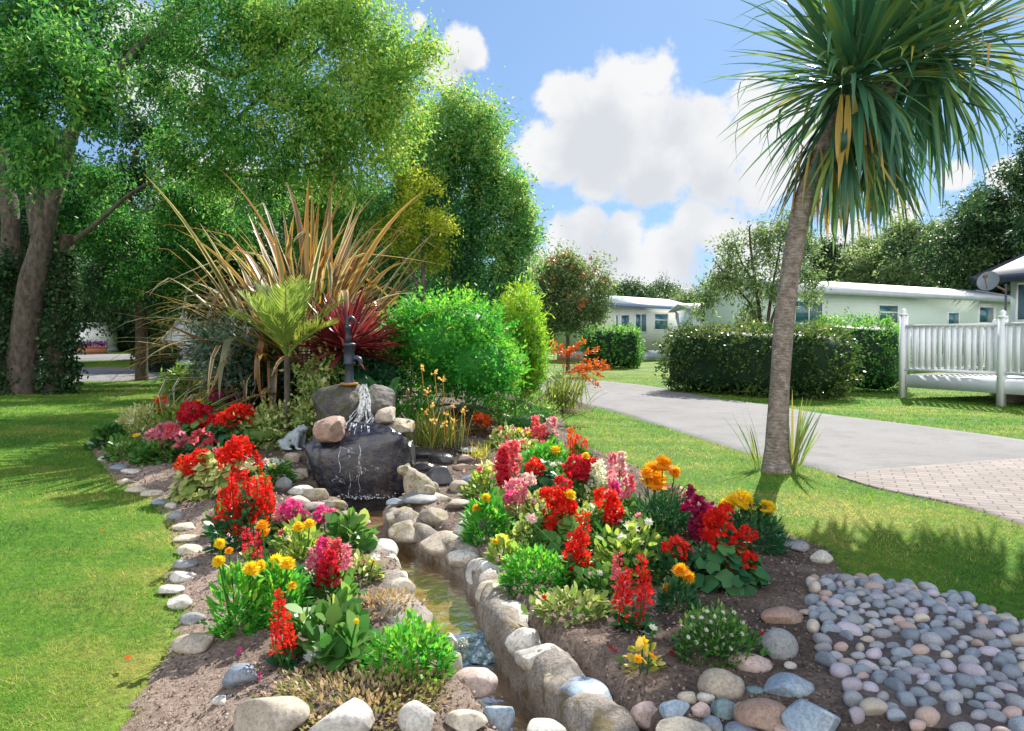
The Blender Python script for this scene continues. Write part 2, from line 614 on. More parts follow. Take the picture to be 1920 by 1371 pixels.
# the loop road: far and near edges, from the far left behind the bed to the block paving on the right
road_px = [((-200, 690), (-200, 716)), ((140, 690), (140, 716)), ((340, 690), (340, 713)), ((600, 693), (600, 718)), ((850, 700), (850, 730)), ((1000, 706), (1000, 744)), ((1118, 714), (1118, 764)),
           ((1222, 725), (1215, 792)), ((1330, 745), (1300, 820)), ((1440, 760), (1400, 851)), ((1545, 777), (1520, 878)), ((1700, 796), (1650, 920)), ((1920, 826), (1800, 952)),
           ((2200, 868), (1960, 1000)), ((2600, 930), (2300, 1110))]
far_e = spline([g2(*a) for a, b in road_px], 90)
near_e = spline([g2(*b) for a, b in road_px], 90)
ROAD = np.concatenate([far_e, near_e[::-1]])
path_f = spline([g2(-200, 664), g2(100, 664), g2(330, 664), g2(420, 668)], 30)
path_n = spline([g2(-200, 677), g2(100, 677), g2(250, 674), g2(420, 672)], 30)
PATH = np.concatenate([path_f, path_n[::-1]])


def grid(name, xs, ys, hfun, m, keep=None, tintf=None):
    X, Y = np.meshgrid(xs, ys)
    Z = hfun(X, Y)
    V = np.stack([X, Y, Z], -1).reshape(-1, 3)
    ny, nx = X.shape
    i, j = np.meshgrid(np.arange(ny - 1), np.arange(nx - 1), indexing='ij')
    q = (i * nx + j).ravel()
    Fq = np.stack([q, q + 1, q + 1 + nx, q + nx], 1)
    if keep is not None:
        k = keep(V)
        Fq = Fq[k[Fq].any(1)]
        u, inv = np.unique(Fq, return_inverse=True)
        V = V[u]; Fq = inv.reshape(Fq.shape)
    mb = MB(); mb.mesh(V, Fq, 0.5 if tintf is None else tintf(V[Fq].mean(1)))
    return mb.build(name, m, smooth_=True)


def lawn_h(X, Y):
    Z = terrain(X, Y) + 0.0
    P = np.stack([X.ravel(), Y.ravel()], 1)
    near = (np.abs(P[:, 0]) < 8) & (P[:, 1] < 17)
    d = np.full(len(P), -1.0); d[near] = sdist(P[near], BED)
    P3 = np.concatenate([P, np.zeros((len(P), 1))], 1)
    return Z - (0.55 * smooth(0.02, 0.16, d)).reshape(X.shape) + (0.004 * SN[3](P3, 1.1) * (P[:, 1] < 60)).reshape(X.shape) * (1 if True else 0)


# lawn material
def lawn_mat():
    m, nt, out = new_mat('lawn_turf')
    a = noise_n(nt, 0.9, 5, 0.6); b = noise_n(nt, 22, 4, 0.7)
    c = ramp(nt, a, [(0.3, (0.05, 0.14, 0.016)), (0.5, (0.10, 0.20, 0.022)), (0.66, (0.22, 0.23, 0.05))])
    d = ramp(nt, b, [(0.3, (0.55, 0.55, 0.5)), (0.7, (1.35, 1.3, 1.2))])
    c = mixc(nt, 1.0, c, d, 'MULTIPLY')
    principled(nt, out, c, 0.85, 0.15, bump(nt, noise_n(nt, 60, 4, 0.7), 0.8, 0.03))
    return m
LAWN_M = lawn_mat()
geo = lambda a, b, n: a * (b / a) ** (np.arange(1, n + 1) / n)
fx = np.arange(-7.5, 7.51, 0.075)
xs = np.concatenate([-geo(7.5, 900, 40)[::-1], fx, geo(7.5, 900, 40)])
fy = np.arange(1.0, 16.6, 0.075)
ys = np.concatenate([[-40, -20, -8, -3, 0], fy, fy[-1] * (2500 / fy[-1]) ** (np.arange(1, 61) / 60)])
tag(grid('lawn', xs, ys, lawn_h, LAWN_M), kind='structure')

# road
def asphalt_mat():
    m, nt, out = new_mat('asphalt')
    a = noise_n(nt, 0.5, 5, 0.6); b = noise_n(nt, 90, 3, 0.7)
    c = ramp(nt, a, [(0.3, (0.175, 0.17, 0.172)), (0.7, (0.225, 0.22, 0.22))])
    c = mixc(nt, ramp(nt, noise_n(nt, 1.7, 7, 0.7), [(0.5, (0, 0, 0)), (0.62, (0.35, 0.35, 0.35))]), c, (0.11, 0.105, 0.10))
    c = mixc(nt, 0.9, c, ramp(nt, b, [(0.3, (0.7, 0.7, 0.7)), (0.7, (1.2, 1.2, 1.2))]), 'MULTIPLY')
    principled(nt, out, c, 0.9, 0.2, bump(nt, b, 0.25, 0.01))
    return m


def strip(name, fe, ne, m, dz, k=8):
    mb = MB(); n = len(fe)
    t = np.concatenate([[0, .012], np.linspace(.06, .94, k - 4), [.988, 1]])
    V = fe[:, None] * (1 - t[None, :, None]) + ne[:, None] * t[None, :, None]
    Z = terrain(V[..., 0], V[..., 1]) + dz
    Z[:, 0] -= .03; Z[:, -1] -= .03
    V = np.concatenate([V, Z[..., None]], -1).reshape(-1, 3)
    i, j = np.meshgrid(np.arange(n - 1), np.arange(k - 1), indexing='ij')
    q = (i * k + j).ravel()
    mb.mesh(V, np.stack([q, q + 1, q + 1 + k, q + k], 1)[:, ::-1])
    return tag(mb.build(name, m, smooth_=True), kind='structure')
ASPH = asphalt_mat()
strip('road', far_e, near_e, ASPH, 0.015)
strip('path', path_f, path_n, ASPH, 0.015)

# block paving where the road widens
def paving_mat():
    m, nt, out = new_mat('block_paving')
    tc = nt.nodes.new('ShaderNodeTexCoord')
    mp = nt.nodes.new('ShaderNodeMapping'); mp.inputs['Rotation'].default_value = (0, 0, R(24))
    nt.links.new(tc.outputs['Object'], mp.inputs[0])
    br = nt.nodes.new('ShaderNodeTexBrick')
    br.inputs['Scale'].default_value = 1.0; br.inputs['Brick Width'].default_value = 0.21; br.inputs['Row Height'].default_value = 0.105
    br.inputs['Mortar Size'].default_value = 0.007
    br.inputs['Color1'].default_value = (0.27, 0.228, 0.21, 1); br.inputs['Color2'].default_value = (0.205, 0.18, 0.17, 1); br.inputs['Mortar'].default_value = (0.10, 0.09, 0.075, 1)
    nt.links.new(mp.outputs[0], br.inputs['Vector'])
    n = ramp(nt, noise_n(nt, 1.3, 5), [(0.3, (0.8, 0.8, 0.8)), (0.7, (1.15, 1.15, 1.15))])
    c = mixc(nt, 1.0, br.outputs['Color'], n, 'MULTIPLY')
    principled(nt, out, c, 0.85, 0.2, bump(nt, br.outputs['Fac'], -0.4, 0.006))
    return m
pv_f = spline([g2(1570, 895), g2(1640, 884), g2(1770, 873), g2(1920, 862), g2(2300, 845), g2(2900, 900)], 40)
pv_n = spline([g2(1575, 897), g2(1650, 920), g2(1800, 952), g2(1960, 1000), g2(2300, 1110), g2(2700, 1250)], 40)
strip('paving', pv_f, pv_n, paving_mat(), 0.020)

# soil
def soil_mat():
    m, nt, out = new_mat('garden_soil')
    a = noise_n(nt, 1.6, 6, 0.65); b = noise_n(nt, 48, 5, 0.75)
    c = ramp(nt, a, [(0.34, (0.06, 0.044, 0.036)), (0.52, (0.14, 0.106, 0.086)), (0.68, (0.26, 0.205, 0.165))])
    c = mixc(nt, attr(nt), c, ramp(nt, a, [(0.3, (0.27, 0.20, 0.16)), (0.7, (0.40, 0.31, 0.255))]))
    c = mixc(nt, 1.0, c, ramp(nt, b, [(0.32, (0.35, 0.33, 0.32)), (0.52, (1, 1, 1)), (0.72, (1.35, 1.35, 1.35))]), 'MULTIPLY')
    principled(nt, out, c, 0.95, 0.12, bump(nt, noise_n(nt, 36, 6, 0.75), 0.9, 0.03))
    return m
SOIL = soil_mat()
sx = np.arange(-6.0, 4.0, 0.05); sy = np.arange(0.9, 15.6, 0.05)
def keep_bed(V):
    return sdist(V[:, :2], BED) > -0.05
def dry_sunlit_soil(C):  # pale worn soil; the left strip's sunlit tone is painted in too
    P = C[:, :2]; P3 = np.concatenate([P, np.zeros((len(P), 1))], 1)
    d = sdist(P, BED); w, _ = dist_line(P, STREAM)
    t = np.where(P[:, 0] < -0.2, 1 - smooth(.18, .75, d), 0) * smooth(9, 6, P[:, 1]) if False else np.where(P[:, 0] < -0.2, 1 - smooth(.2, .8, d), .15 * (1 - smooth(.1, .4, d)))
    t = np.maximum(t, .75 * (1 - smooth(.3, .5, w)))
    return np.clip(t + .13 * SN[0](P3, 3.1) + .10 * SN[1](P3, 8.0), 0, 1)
tag(grid('soil', sx, sy, bed_h, SOIL, keep_bed, dry_sunlit_soil), kind='structure')

def mortar_mat():
    m, nt, out = new_mat('pebble_mortar')
    a = noise_n(nt, 3, 5, 0.6); b = noise_n(nt, 60, 4, 0.7)
    c = ramp(nt, a, [(0.35, (0.09, 0.075, 0.072)), (0.6, (0.15, 0.125, 0.115)), (0.7, (0.15, 0.115, 0.05))])
    c = mixc(nt, 1.0, c, ramp(nt, b, [(0.3, (0.6, 0.6, 0.6)), (0.7, (1.2, 1.2, 1.2))]), 'MULTIPLY')
    principled(nt, out, c, 0.9, 0.2, bump(nt, b, 0.6, 0.01))
    return m
cx_ = np.arange(0.7, 3.7, 0.04); cy_ = np.arange(1.3, 4.4, 0.04)
tag(grid('cobbled_ground', cx_, cy_, lambda X, Y: bed_h(X, Y) + 0.014 - 0.09 * (1 - smooth(0, .07, sdist(np.stack([X.ravel(), Y.ravel()], 1), COB))).reshape(X.shape), mortar_mat(), lambda V: (sdist(V[:, :2], COB) > -.03)), kind='structure')

# stream bed, water
def streambed_mat():
    m, nt, out = new_mat('stream_bed_stone')
    a = noise_n(nt, 9, 5, 0.6)
    c = ramp(nt, a, [(0.3, (0.16, 0.08, 0.018)), (0.45, (0.42, 0.22, 0.05)), (0.6, (0.52, 0.34, 0.13)), (0.72, (0.40, 0.36, 0.30))])
    principled(nt, out, c, 0.6, 0.4, bump(nt, noise_n(nt, 22, 4), 0.6, 0.02))
    return m
def water_mat():
    m, nt, out = new_mat('water')
    fr = nt.nodes.new('ShaderNodeFresnel'); fr.inputs['IOR'].default_value = 1.33
    h = noise_n(nt, 13, 4, 0.55)
    nrm = bump(nt, h, 0.4, 0.02)
    nt.links.new(nrm, fr.inputs['Normal'])
    tr = nt.nodes.new('ShaderNodeBsdfTransparent'); tr.inputs[0].default_value = (0.86, 0.82, 0.70, 1)
    gl = nt.nodes.new('ShaderNodeBsdfGlossy'); gl.inputs['Roughness'].default_value = 0.03
    nt.links.new(nrm, gl.inputs['Normal'])
    mx = nt.nodes.new('ShaderNodeMixShader')
    ad = nt.nodes.new('ShaderNodeMath'); ad.operation = 'MULTIPLY_ADD'; ad.inputs[1].default_value = 0.62; ad.inputs[2].default_value = 0.01
    nt.links.new(fr.outputs[0], ad.inputs[0]); nt.links.new(ad.outputs[0], mx.inputs[0])
    nt.links.new(tr.outputs[0], mx.inputs[1]); nt.links.new(gl.outputs[0], mx.inputs[2])
    nt.links.new(mx.outputs[0], out.inputs[0])
    return m
WATER = water_mat()
sl = spline(STREAM, 121)
tgs = unit(np.gradient(sl, axis=0)); nrs = np.stack([-tgs[:, 1], tgs[:, 0]], 1)
par = np.linspace(0, len(STREAM) - 1, 121)
def ribbon(name, m, zf, hw, i0=0, i1=121, k=7):
    mb = MB(); t = np.linspace(-1, 1, k); s = sl[i0:i1]; n = len(s)
    V = s[:, None] + nrs[i0:i1, None] * (t * hw)[None, :, None]
    Z = np.broadcast_to(zf(par[i0:i1])[:, None], (n, k)) + 0.0
    if name == 'stream_bed':
        P3 = np.concatenate([V, np.zeros((n, k, 1))], -1).reshape(-1, 3)
        Z = Z + (0.018 * SN[4](P3, 12.0)).reshape(n, k)
    V = np.concatenate([V, Z[..., None]], -1).reshape(-1, 3)
    i, j = np.meshgrid(np.arange(n - 1), np.arange(k - 1), indexing='ij'); q = (i * k + j).ravel()
    mb.mesh(V, np.stack([q, q + k, q + k + 1, q + 1], 1)[:, ::-1])
    return tag(mb.build(name, m, smooth_=True), kind='structure')
wz = lambda p: -0.085 - 0.085 * smooth(STEP_AT - 0.12, STEP_AT + 0.12, p)
ribbon('stream_bed', streambed_mat(), lambda p: wz(p) - 0.06, 0.24)
ribbon('water', WATER, wz, 0.22, 3)
mb = MB(); a = np.linspace(0, 2 * PI, 40, endpoint=False)
mb.mesh(np.stack([POOL[0] + 0.54 * np.cos(a), POOL[1] + 0.42 * np.sin(a), np.full(40, -0.075)], 1), np.arange(40)[None])
tag(mb.build('pool_water', WATER), kind='structure')

# ------------------------------------------------------------------ grass
GRASS = leafmat('grass_blade', [(0.0, (0.03, 0.13, 0.014)), (0.4, (0.085, 0.25, 0.022)), (0.75, (0.21, 0.32, 0.035)), (1.0, (0.50, 0.42, 0.17))], 0.45, 0.55, 0.2, blue=0.13)
def grass(n):
    r = np.random.default_rng(3)
    y = 2.2 * (26 / 2.2) ** (r.uniform(0, 1, n) ** 1.05)
    x = r.uniform(-1, 1, n) * (0.74 * y + 0.9)
    P = np.stack([x, y], 1)
    k = (sdist(P, BED) < 0.045 + 0.05 * np.abs(r.normal(size=n))) & ~(inside(P, ROAD) & (dist_line(P, near_e)[0] > .09 * r.uniform(size=n) ** 2)) & ~inside(P, np.concatenate([pv_f, pv_n[::-1]]))
    # worn, bare earth along the front left border
    P3 = np.concatenate([P, np.zeros((n, 1))], 1)
    d, _ = dist_line(P, np.array([g2(240, 1400), g2(300, 1260)]))
    k &= ~((d < 0.28 + 0.08 * SN[1](P3, 4.0)) & (r.uniform(size=n) < 0.8))
    P = P[k]; P3 = P3[k]; N_ = len(P); y = P[:, 1]
    base = np.concatenate([P, (terrain(P[:, 0], P[:, 1]) - 0.004 + 0.004 * SN[3](P3, 1.1))[:, None]], 1)
    sc = np.clip(y / 3.6, 0.8, 4.0)
    H = r.uniform(0.010, 0.030, N_) * (0.9 + 0.16 * sc)
    W = r.uniform(0.0028, 0.0048, N_) * sc
    az = r.uniform(0, 2 * PI, N_); lean = r.uniform(0.3, 1.7, N_) * H
    tip = base + np.stack([np.cos(az) * lean, np.sin(az) * lean, H], 1)
    b2 = r.uniform(0, 2 * PI, N_)
    s = np.stack([np.cos(b2) * W, np.sin(b2) * W, np.zeros(N_)], 1) * 0.5
    patch = SN[0](P3, 0.9) * 0.10 + SN[2](P3, 2.7) * 0.12 + SN[5](P3, 8.0) * 0.13 + SN[1](P3, 19.0) * 0.10
    dry = np.exp(-(((P[:, 0] - 2.2) / 0.9) ** 2 + ((P[:, 1] - 5.4) / 0.55) ** 2)) * 0.45 * (P[:, 0] > 1.0)
    dry += np.exp(-(dist_line(P, np.array([g2(1120, 800), g2(1300, 880), g2(1500, 960)]))[0] / 0.8) ** 2) * 0.18
    dl = np.exp(-(sdist(P, BED) / 0.35) ** 2) * 0.22 * (P[:, 0] < 0)
    t = np.clip(0.485 + patch + dry + dl + r.normal(size=N_) * 0.17, 0, 1)
    mb = MB(); mb.polys(np.stack([base - s, base + s, tip], 1), t)
    return tag(mb.build('grass', GRASS), kind='stuff')
grass(420000)

# crumbs of soil and bark on the bed
def crumbs(n):
    r = np.random.default_rng(8)
    y = 2.2 * (9.5 / 2.2) ** r.uniform(0, 1, n); x = r.uniform(-1, 1, n) * (0.75 * y)
    P = np.stack([x, y], 1)
    ds, _ = dist_line(P, STREAM)
    k = (sdist(P, BED) > 0.02) & (ds > 0.22) & ~inside(P, COB)
    P = P[k]; n = len(P)
    z = bed_h(P[:, 0], P[:, 1])
    c = np.concatenate([P, z[:, None] + 0.003], 1)
    s = r.uniform(0.003, 0.011, n) * np.clip(P[:, 1] / 3.5, 0.8, 2.2)
    tet = np.array([[1, 0.2, -0.3], [-0.6, 0.9, -0.3], [-0.5, -0.9, -0.3], [0, 0, 0.8]])
    a = r.uniform(0, 6.28, n); ca, sa = np.cos(a), np.sin(a)
    T = tet[None] * s[:, None, None] * r.uniform(0.5, 1.3, (n, 4, 1))
    V = np.stack([T[..., 0] * ca[:, None] - T[..., 1] * sa[:, None], T[..., 0] * sa[:, None] + T[..., 1] * ca[:, None], T[..., 2]], -1) + c[:, None]
    f = np.array([[0, 1, 3], [1, 2, 3], [2, 0, 3]])
    Fc = (np.arange(n)[:, None, None] * 4 + f[None]).reshape(-1, 3)
    m, nt, out = new_mat('soil_crumb')
    col = ramp(nt, attr(nt), [(0.0, (0.05, 0.035, 0.028)), (0.5, (0.19, 0.14, 0.115)), (1.0, (0.42, 0.34, 0.28))])
    principled(nt, out, col, 0.95, 0.1)
    mb = MB(); mb.mesh(V.reshape(-1, 3), Fc, np.repeat(np.clip(r.normal(0.45, 0.22, n), 0, 1), 3))
    return tag(mb.build('soil_crumbs', m), kind='stuff')
crumbs(26000)

# ------------------------------------------------------------------ trees and hedges
def sphere_pts(n, lo=0.35):
    return rdir(n) * (rng.uniform(lo ** 3, 1, n) ** (1 / 3))[:, None]


def spray_leaves(mb, C, out, n, spread, L, W, tint, jit=0.12, droop=0.35):
    """n leaves round each spray centre C (K x 3); out = outward direction of each spray"""
    K = len(C)
    c = np.repeat(C, n, 0); o = np.repeat(out, n, 0)
    t = np.repeat(np.broadcast_to(tint, (K,)), n)
    u = rng.normal(size=(K * n, 1)) * 1.25
    P = c + o * u * spread + rng.normal(size=(K * n, 3)) * spread * 0.55
    ax = o * 0.7 + rdir(K * n) * 0.9 + np.array([0, 0, -droop])
    sc = rng.uniform(0.65, 1.3, K * n)
    mb.polys(leaf_polys(P, ax, rdir(K * n) + np.array([0, 0, 0.8]), L * sc, W * sc), np.clip(t + rng.normal(size=K * n) * jit, 0, 1))


def crown_mb(clumps, per_m2, n, spread, L, W, tint=0.45, tj=0.19, droop=0.35):
    mb = MB()
    for cl in clumps:
        c, r = np.asarray(cl[0]), np.asarray(cl[1]); tt = cl[2] if len(cl) > 2 else tint
        rm = float(np.mean(r))
        K = max(6, int(per_m2 * 4 * PI * rm * rm))
        # lobes within the clump give it an uneven outline
        lob = sphere_pts(max(4, int(K / 14)), 0.5)
        u = lob[rng.integers(0, len(lob), K)] * 0.8 + sphere_pts(K, 0.1) * rng.uniform(0.25, 0.5, (K, 1))
        spray_leaves(mb, c + u * r, unit(u + rng.normal(size=(K, 3)) * 0.35), n, spread, L, W, tt + rng.normal(size=K) * tj, droop=droop)
    return mb


def pclumps(lst, ky=0.9):
    """clumps given as (px, py, rx, rz, depth[, tint]) seen in the photograph"""
    out = []
    for c in lst:
        p = AT(c[0], c[1], c[4]); rx, rz = M_(c[2], c[4]), M_(c[3], c[4])
        out.append((p, (rx, (rx + rz) * 0.5 * ky, rz)) + tuple(c[5:6]))
    return out


def barkmat(name, a, b, scale=5.0):
    m, nt, out = new_mat(name)
    tc = nt.nodes.new('ShaderNodeTexCoord'); mp = nt.nodes.new('ShaderNodeMapping')
    mp.inputs['Scale'].default_value = (1, 1, 0.5)
    nt.links.new(tc.outputs['Object'], mp.inputs[0])
    n = nt.nodes.new('ShaderNodeTexNoise'); n.inputs['Scale'].default_value = scale * 2.2; n.inputs['Detail'].default_value = 8; n.inputs['Roughness'].default_value = 0.7
    nt.links.new(mp.outputs[0], n.inputs['Vector'])
    c = ramp(nt, n.outputs['Fac'], [(0.32, a), (0.68, b)])
    principled(nt, out, c, 0.9, 0.2, bump(nt, n.outputs['Fac'], 0.9, 0.05))
    return m
BARK = barkmat('tree_bark', (0.04, 0.033, 0.029), (0.16, 0.128, 0.108))
BARK_D = barkmat('dark_bark', (0.035, 0.026, 0.02), (0.11, 0.08, 0.06))
LEAF_BIG = leafmat('ash_leaf', [(0.0, (0.016, 0.085, 0.020)), (0.35, (0.065, 0.23, 0.04)), (0.62, (0.19, 0.38, 0.06)), (1.0, (0.40, 0.48, 0.07))], 0.46)
LEAF_TEAL = leafmat('poplar_leaf', [(0.0, (0.03, 0.13, 0.065)), (0.45, (0.10, 0.28, 0.10)), (0.75, (0.26, 0.42, 0.10)), (1.0, (0.42, 0.44, 0.08))], 0.48)
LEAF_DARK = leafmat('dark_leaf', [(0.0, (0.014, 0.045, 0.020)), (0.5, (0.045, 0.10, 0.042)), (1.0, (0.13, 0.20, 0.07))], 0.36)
LEAF_GREY = leafmat('willow_leaf', [(0.0, (0.05, 0.11, 0.05)), (0.5, (0.15, 0.23, 0.10)), (1.0, (0.36, 0.40, 0.19))], 0.44)
LEAF_YEL = leafmat('golden_leaf', [(0.0, (0.16, 0.22, 0.02)), (0.5, (0.36, 0.42, 0.04)), (1.0, (0.60, 0.58, 0.08))], 0.5, blue=0.1)


def tree(label, base, trunks, clumps, leaf, per=9, n=26, spread=0.2, L=0.11, W=0.045, group=None, bark=BARK, name='tree', extra=None, tint=0.45, droop=0.35, cat='tree'):
    t = empty(name, base, label, cat, group)
    b = np.asarray(base, float)
    mb = MB()
    for i, (pts, r0, r1) in enumerate(trunks):
        p = spline(pts, 14)
        tube(mb, p, np.linspace(r0, r1, 14), 10, lump=0.07, seed=i)
    o = mb.build('trunk', bark, t, True, loc=b); o.location = (0, 0, 0)
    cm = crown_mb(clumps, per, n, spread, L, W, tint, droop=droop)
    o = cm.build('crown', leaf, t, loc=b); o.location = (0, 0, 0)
    if extra: extra(t, b)
    return t


# the big tree at the left
bt = G(45, 738)
Yt = bt[1]
P_ = lambda px, py, dy=0.0: AT(px, py, Yt + dy)
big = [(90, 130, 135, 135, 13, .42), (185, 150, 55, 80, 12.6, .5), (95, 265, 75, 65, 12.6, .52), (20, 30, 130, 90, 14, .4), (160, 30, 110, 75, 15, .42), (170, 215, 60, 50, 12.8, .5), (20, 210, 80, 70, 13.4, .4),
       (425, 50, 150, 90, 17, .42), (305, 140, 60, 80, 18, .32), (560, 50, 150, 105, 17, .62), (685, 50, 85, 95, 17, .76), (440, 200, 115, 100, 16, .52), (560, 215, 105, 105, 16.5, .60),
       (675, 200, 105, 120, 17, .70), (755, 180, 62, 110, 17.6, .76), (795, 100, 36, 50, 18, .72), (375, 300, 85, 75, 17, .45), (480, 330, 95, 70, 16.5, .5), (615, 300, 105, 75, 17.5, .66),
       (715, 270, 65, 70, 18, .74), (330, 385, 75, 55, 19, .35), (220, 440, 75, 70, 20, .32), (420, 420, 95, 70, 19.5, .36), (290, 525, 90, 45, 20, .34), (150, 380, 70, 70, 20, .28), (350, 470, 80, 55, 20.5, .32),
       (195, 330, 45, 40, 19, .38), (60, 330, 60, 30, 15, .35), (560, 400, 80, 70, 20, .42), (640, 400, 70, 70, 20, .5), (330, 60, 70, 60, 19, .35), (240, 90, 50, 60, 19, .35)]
big = [c[:5] + (max(.05, c[5] - .14 if c[0] < 300 else c[5] - .07 if c[0] < 560 else c[5]),) for c in big]  # clump tints paint in the shaded left and sunlit right of the crown
trunks = [([P_(42, 745), P_(45, 650), P_(62, 540, -.1), P_(75, 470, -.1), P_(84, 410, -.1)], 0.40, 0.24),
          ([P_(78, 440, -.1), P_(62, 330, -.2), P_(50, 240, -.4), P_(40, 120, -.6)], 0.26, 0.12),
          ([P_(80, 440, -.1), P_(108, 340), P_(135, 250), P_(200, 110, .2)], 0.24, 0.12),
          ([P_(20, 740, .5), P_(12, 600, .5), P_(22, 440, .6), P_(8, 330, .7), P_(-20, 200, .7)], 0.28, 0.16),
          ([P_(100, 480, .3), P_(180, 420, .2), P_(250, 360, .2), P_(350, 310, .6)], 0.07, 0.03),
          ([P_(135, 250), P_(260, 90, .2), P_(370, 10, .2), P_(430, -80, .2)], 0.11, 0.08),
          ([P_(300, 60), P_(430, 140, -.5), P_(540, 70, -1), P_(600, -40, -1)], 0.12, 0.06),
          ([P_(350, 310, -.2), P_(470, 200, -.8), P_(600, 90, -1)], 0.07, 0.03), ([P_(350, 310, -.2), P_(480, 330, -.8), P_(640, 290, -1)], 0.06, 0.02)]
def ivy(t, b):
    mb = MB()
    pts = spline([P_(100, 735, -.1), P_(108, 640, 0), P_(118, 560, .1), P_(120, 490, .2), P_(128, 440, .2)], 12)
    tube(mb, pts, np.linspace(0.22, 0.16, 12), 8, 0.2)
    o = mb.build('ivy_stem', BARK_D, t, True, loc=b); o.location = (0, 0, 0)
    mb = MB()
    for (x0, y0, x1, y1, w) in ((108, 735, 122, 470, 0.34), (5, 735, 0, 480, 0.42)):
        a = P_(x0, y0, -.1); c = P_(x1, y1, .1)
        K = 900; s = rng.uniform(0, 1, K)
        C = a + (c - a) * s[:, None]; u = rdir(K); u[:, 2] *= 0.4
        spray_leaves(mb, C + unit(u) * w * rng.uniform(0.7, 1.1, (K, 1)) * (1.15 - 0.5 * s[:, None]), unit(u), 7, 0.06, 0.085, 0.07, 0.35 + rng.normal(size=K) * 0.15)
    o = mb.build('ivy', LEAF_DARK, t, loc=b); o.location = (0, 0, 0)
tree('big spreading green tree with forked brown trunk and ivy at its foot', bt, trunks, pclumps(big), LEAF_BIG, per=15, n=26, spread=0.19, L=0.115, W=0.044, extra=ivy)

bd = np.array([AT(265, 640, 23.0)[0], 23.0, float(terrain(0, 23.0))]); D_ = lambda px, py: AT(px, py, 23.0)  # added tree; its dark leaves stand for shade in the big crown's gaps
tree('added tree, leaves darkened to stand for shade behind the big forked tree', bd, [([bd, D_(262, 560), D_(240, 420), D_(255, 280)], .2, .08), ([D_(262, 560), D_(330, 440), D_(400, 380)], .1, .04)],
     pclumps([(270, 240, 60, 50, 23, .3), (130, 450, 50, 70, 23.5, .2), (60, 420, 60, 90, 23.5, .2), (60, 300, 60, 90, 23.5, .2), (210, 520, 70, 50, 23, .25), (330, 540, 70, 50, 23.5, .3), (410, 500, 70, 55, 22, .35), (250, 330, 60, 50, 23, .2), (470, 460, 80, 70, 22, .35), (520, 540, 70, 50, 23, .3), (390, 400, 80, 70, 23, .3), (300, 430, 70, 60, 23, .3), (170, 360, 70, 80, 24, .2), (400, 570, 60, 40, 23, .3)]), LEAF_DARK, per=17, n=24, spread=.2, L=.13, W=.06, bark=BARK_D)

# second tall tree, behind the phormium
b2 = G(880, 712); Y2 = 22.0; b2 = np.array([AT(880, 640, Y2)[0], Y2, float(terrain(0, Y2))])
Q = lambda px, py, dy=0.0: AT(px, py, Y2 + dy)
tree('tall blue green tree with rounded top rising behind the big spiky phormium', b2, [([b2, Q(875, 560), Q(880, 430), Q(905, 300), Q(900, 200)], 0.28, 0.08), ([Q(875, 560), Q(820, 440), Q(800, 320)], 0.15, 0.06), ([Q(878, 450), Q(940, 370), Q(960, 320)], 0.1, 0.04)],
     pclumps([(870, 235, 75, 80, 22, .66), (905, 270, 60, 80, 21.5, .55), (830, 290, 50, 70, 21.5, .55), (925, 350, 55, 60, 22, .5), (870, 360, 80, 60, 22, .34), (940, 420, 55, 60, 21.5, .44), (880, 450, 80, 60, 22, .3), (965, 350, 26, 28, 21, .6), (900, 530, 70, 60, 22, .36), (820, 460, 60, 60, 22.5, .3), (950, 500, 40, 60, 21.5, .5), (790, 380, 50, 60, 23, .35), (850, 570, 90, 50, 22.5, .25), (760, 530, 60, 60, 23, .22), (950, 560, 46, 50, 21.8, .45), (920, 600, 60, 30, 22, .4), (720, 480, 50, 70, 23.5, .3), (700, 380, 50, 60, 23, .4), (800, 320, 60, 64, 22.6, .55), (770, 420, 60, 60, 22.6, .5), (985, 390, 28, 46, 21.6, .6), (972, 470, 38, 56, 21.6, .55), (825, 240, 50, 60, 22.6, .66), (760, 300, 50, 60, 22.8, .6)]),
     LEAF_TEAL, per=19, n=24, spread=0.19, L=0.12, W=0.05)
b3 = np.array([AT(800, 640, 19.0)[0], 19.0, float(terrain(0, 19.0))])
tree('yellow leaved shrub tree between the big tree and the blue green tree', b3, [([b3, AT(795, 560, 19), AT(790, 440, 19)], 0.1, 0.03), ([AT(795, 560, 19), AT(750, 460, 19), AT(735, 400, 19)], 0.06, 0.02)],
     pclumps([(790, 400, 50, 45, 18.5, .5), (825, 425, 26, 22, 18.2, .6), (760, 345, 30, 26, 18.5, .45), (735, 430, 45, 45, 19, .25), (800, 350, 22, 20, 18.5, .6), (790, 470, 50, 40, 19, .2)]), LEAF_YEL, per=24, n=16, spread=0.13, L=0.09, W=0.045)

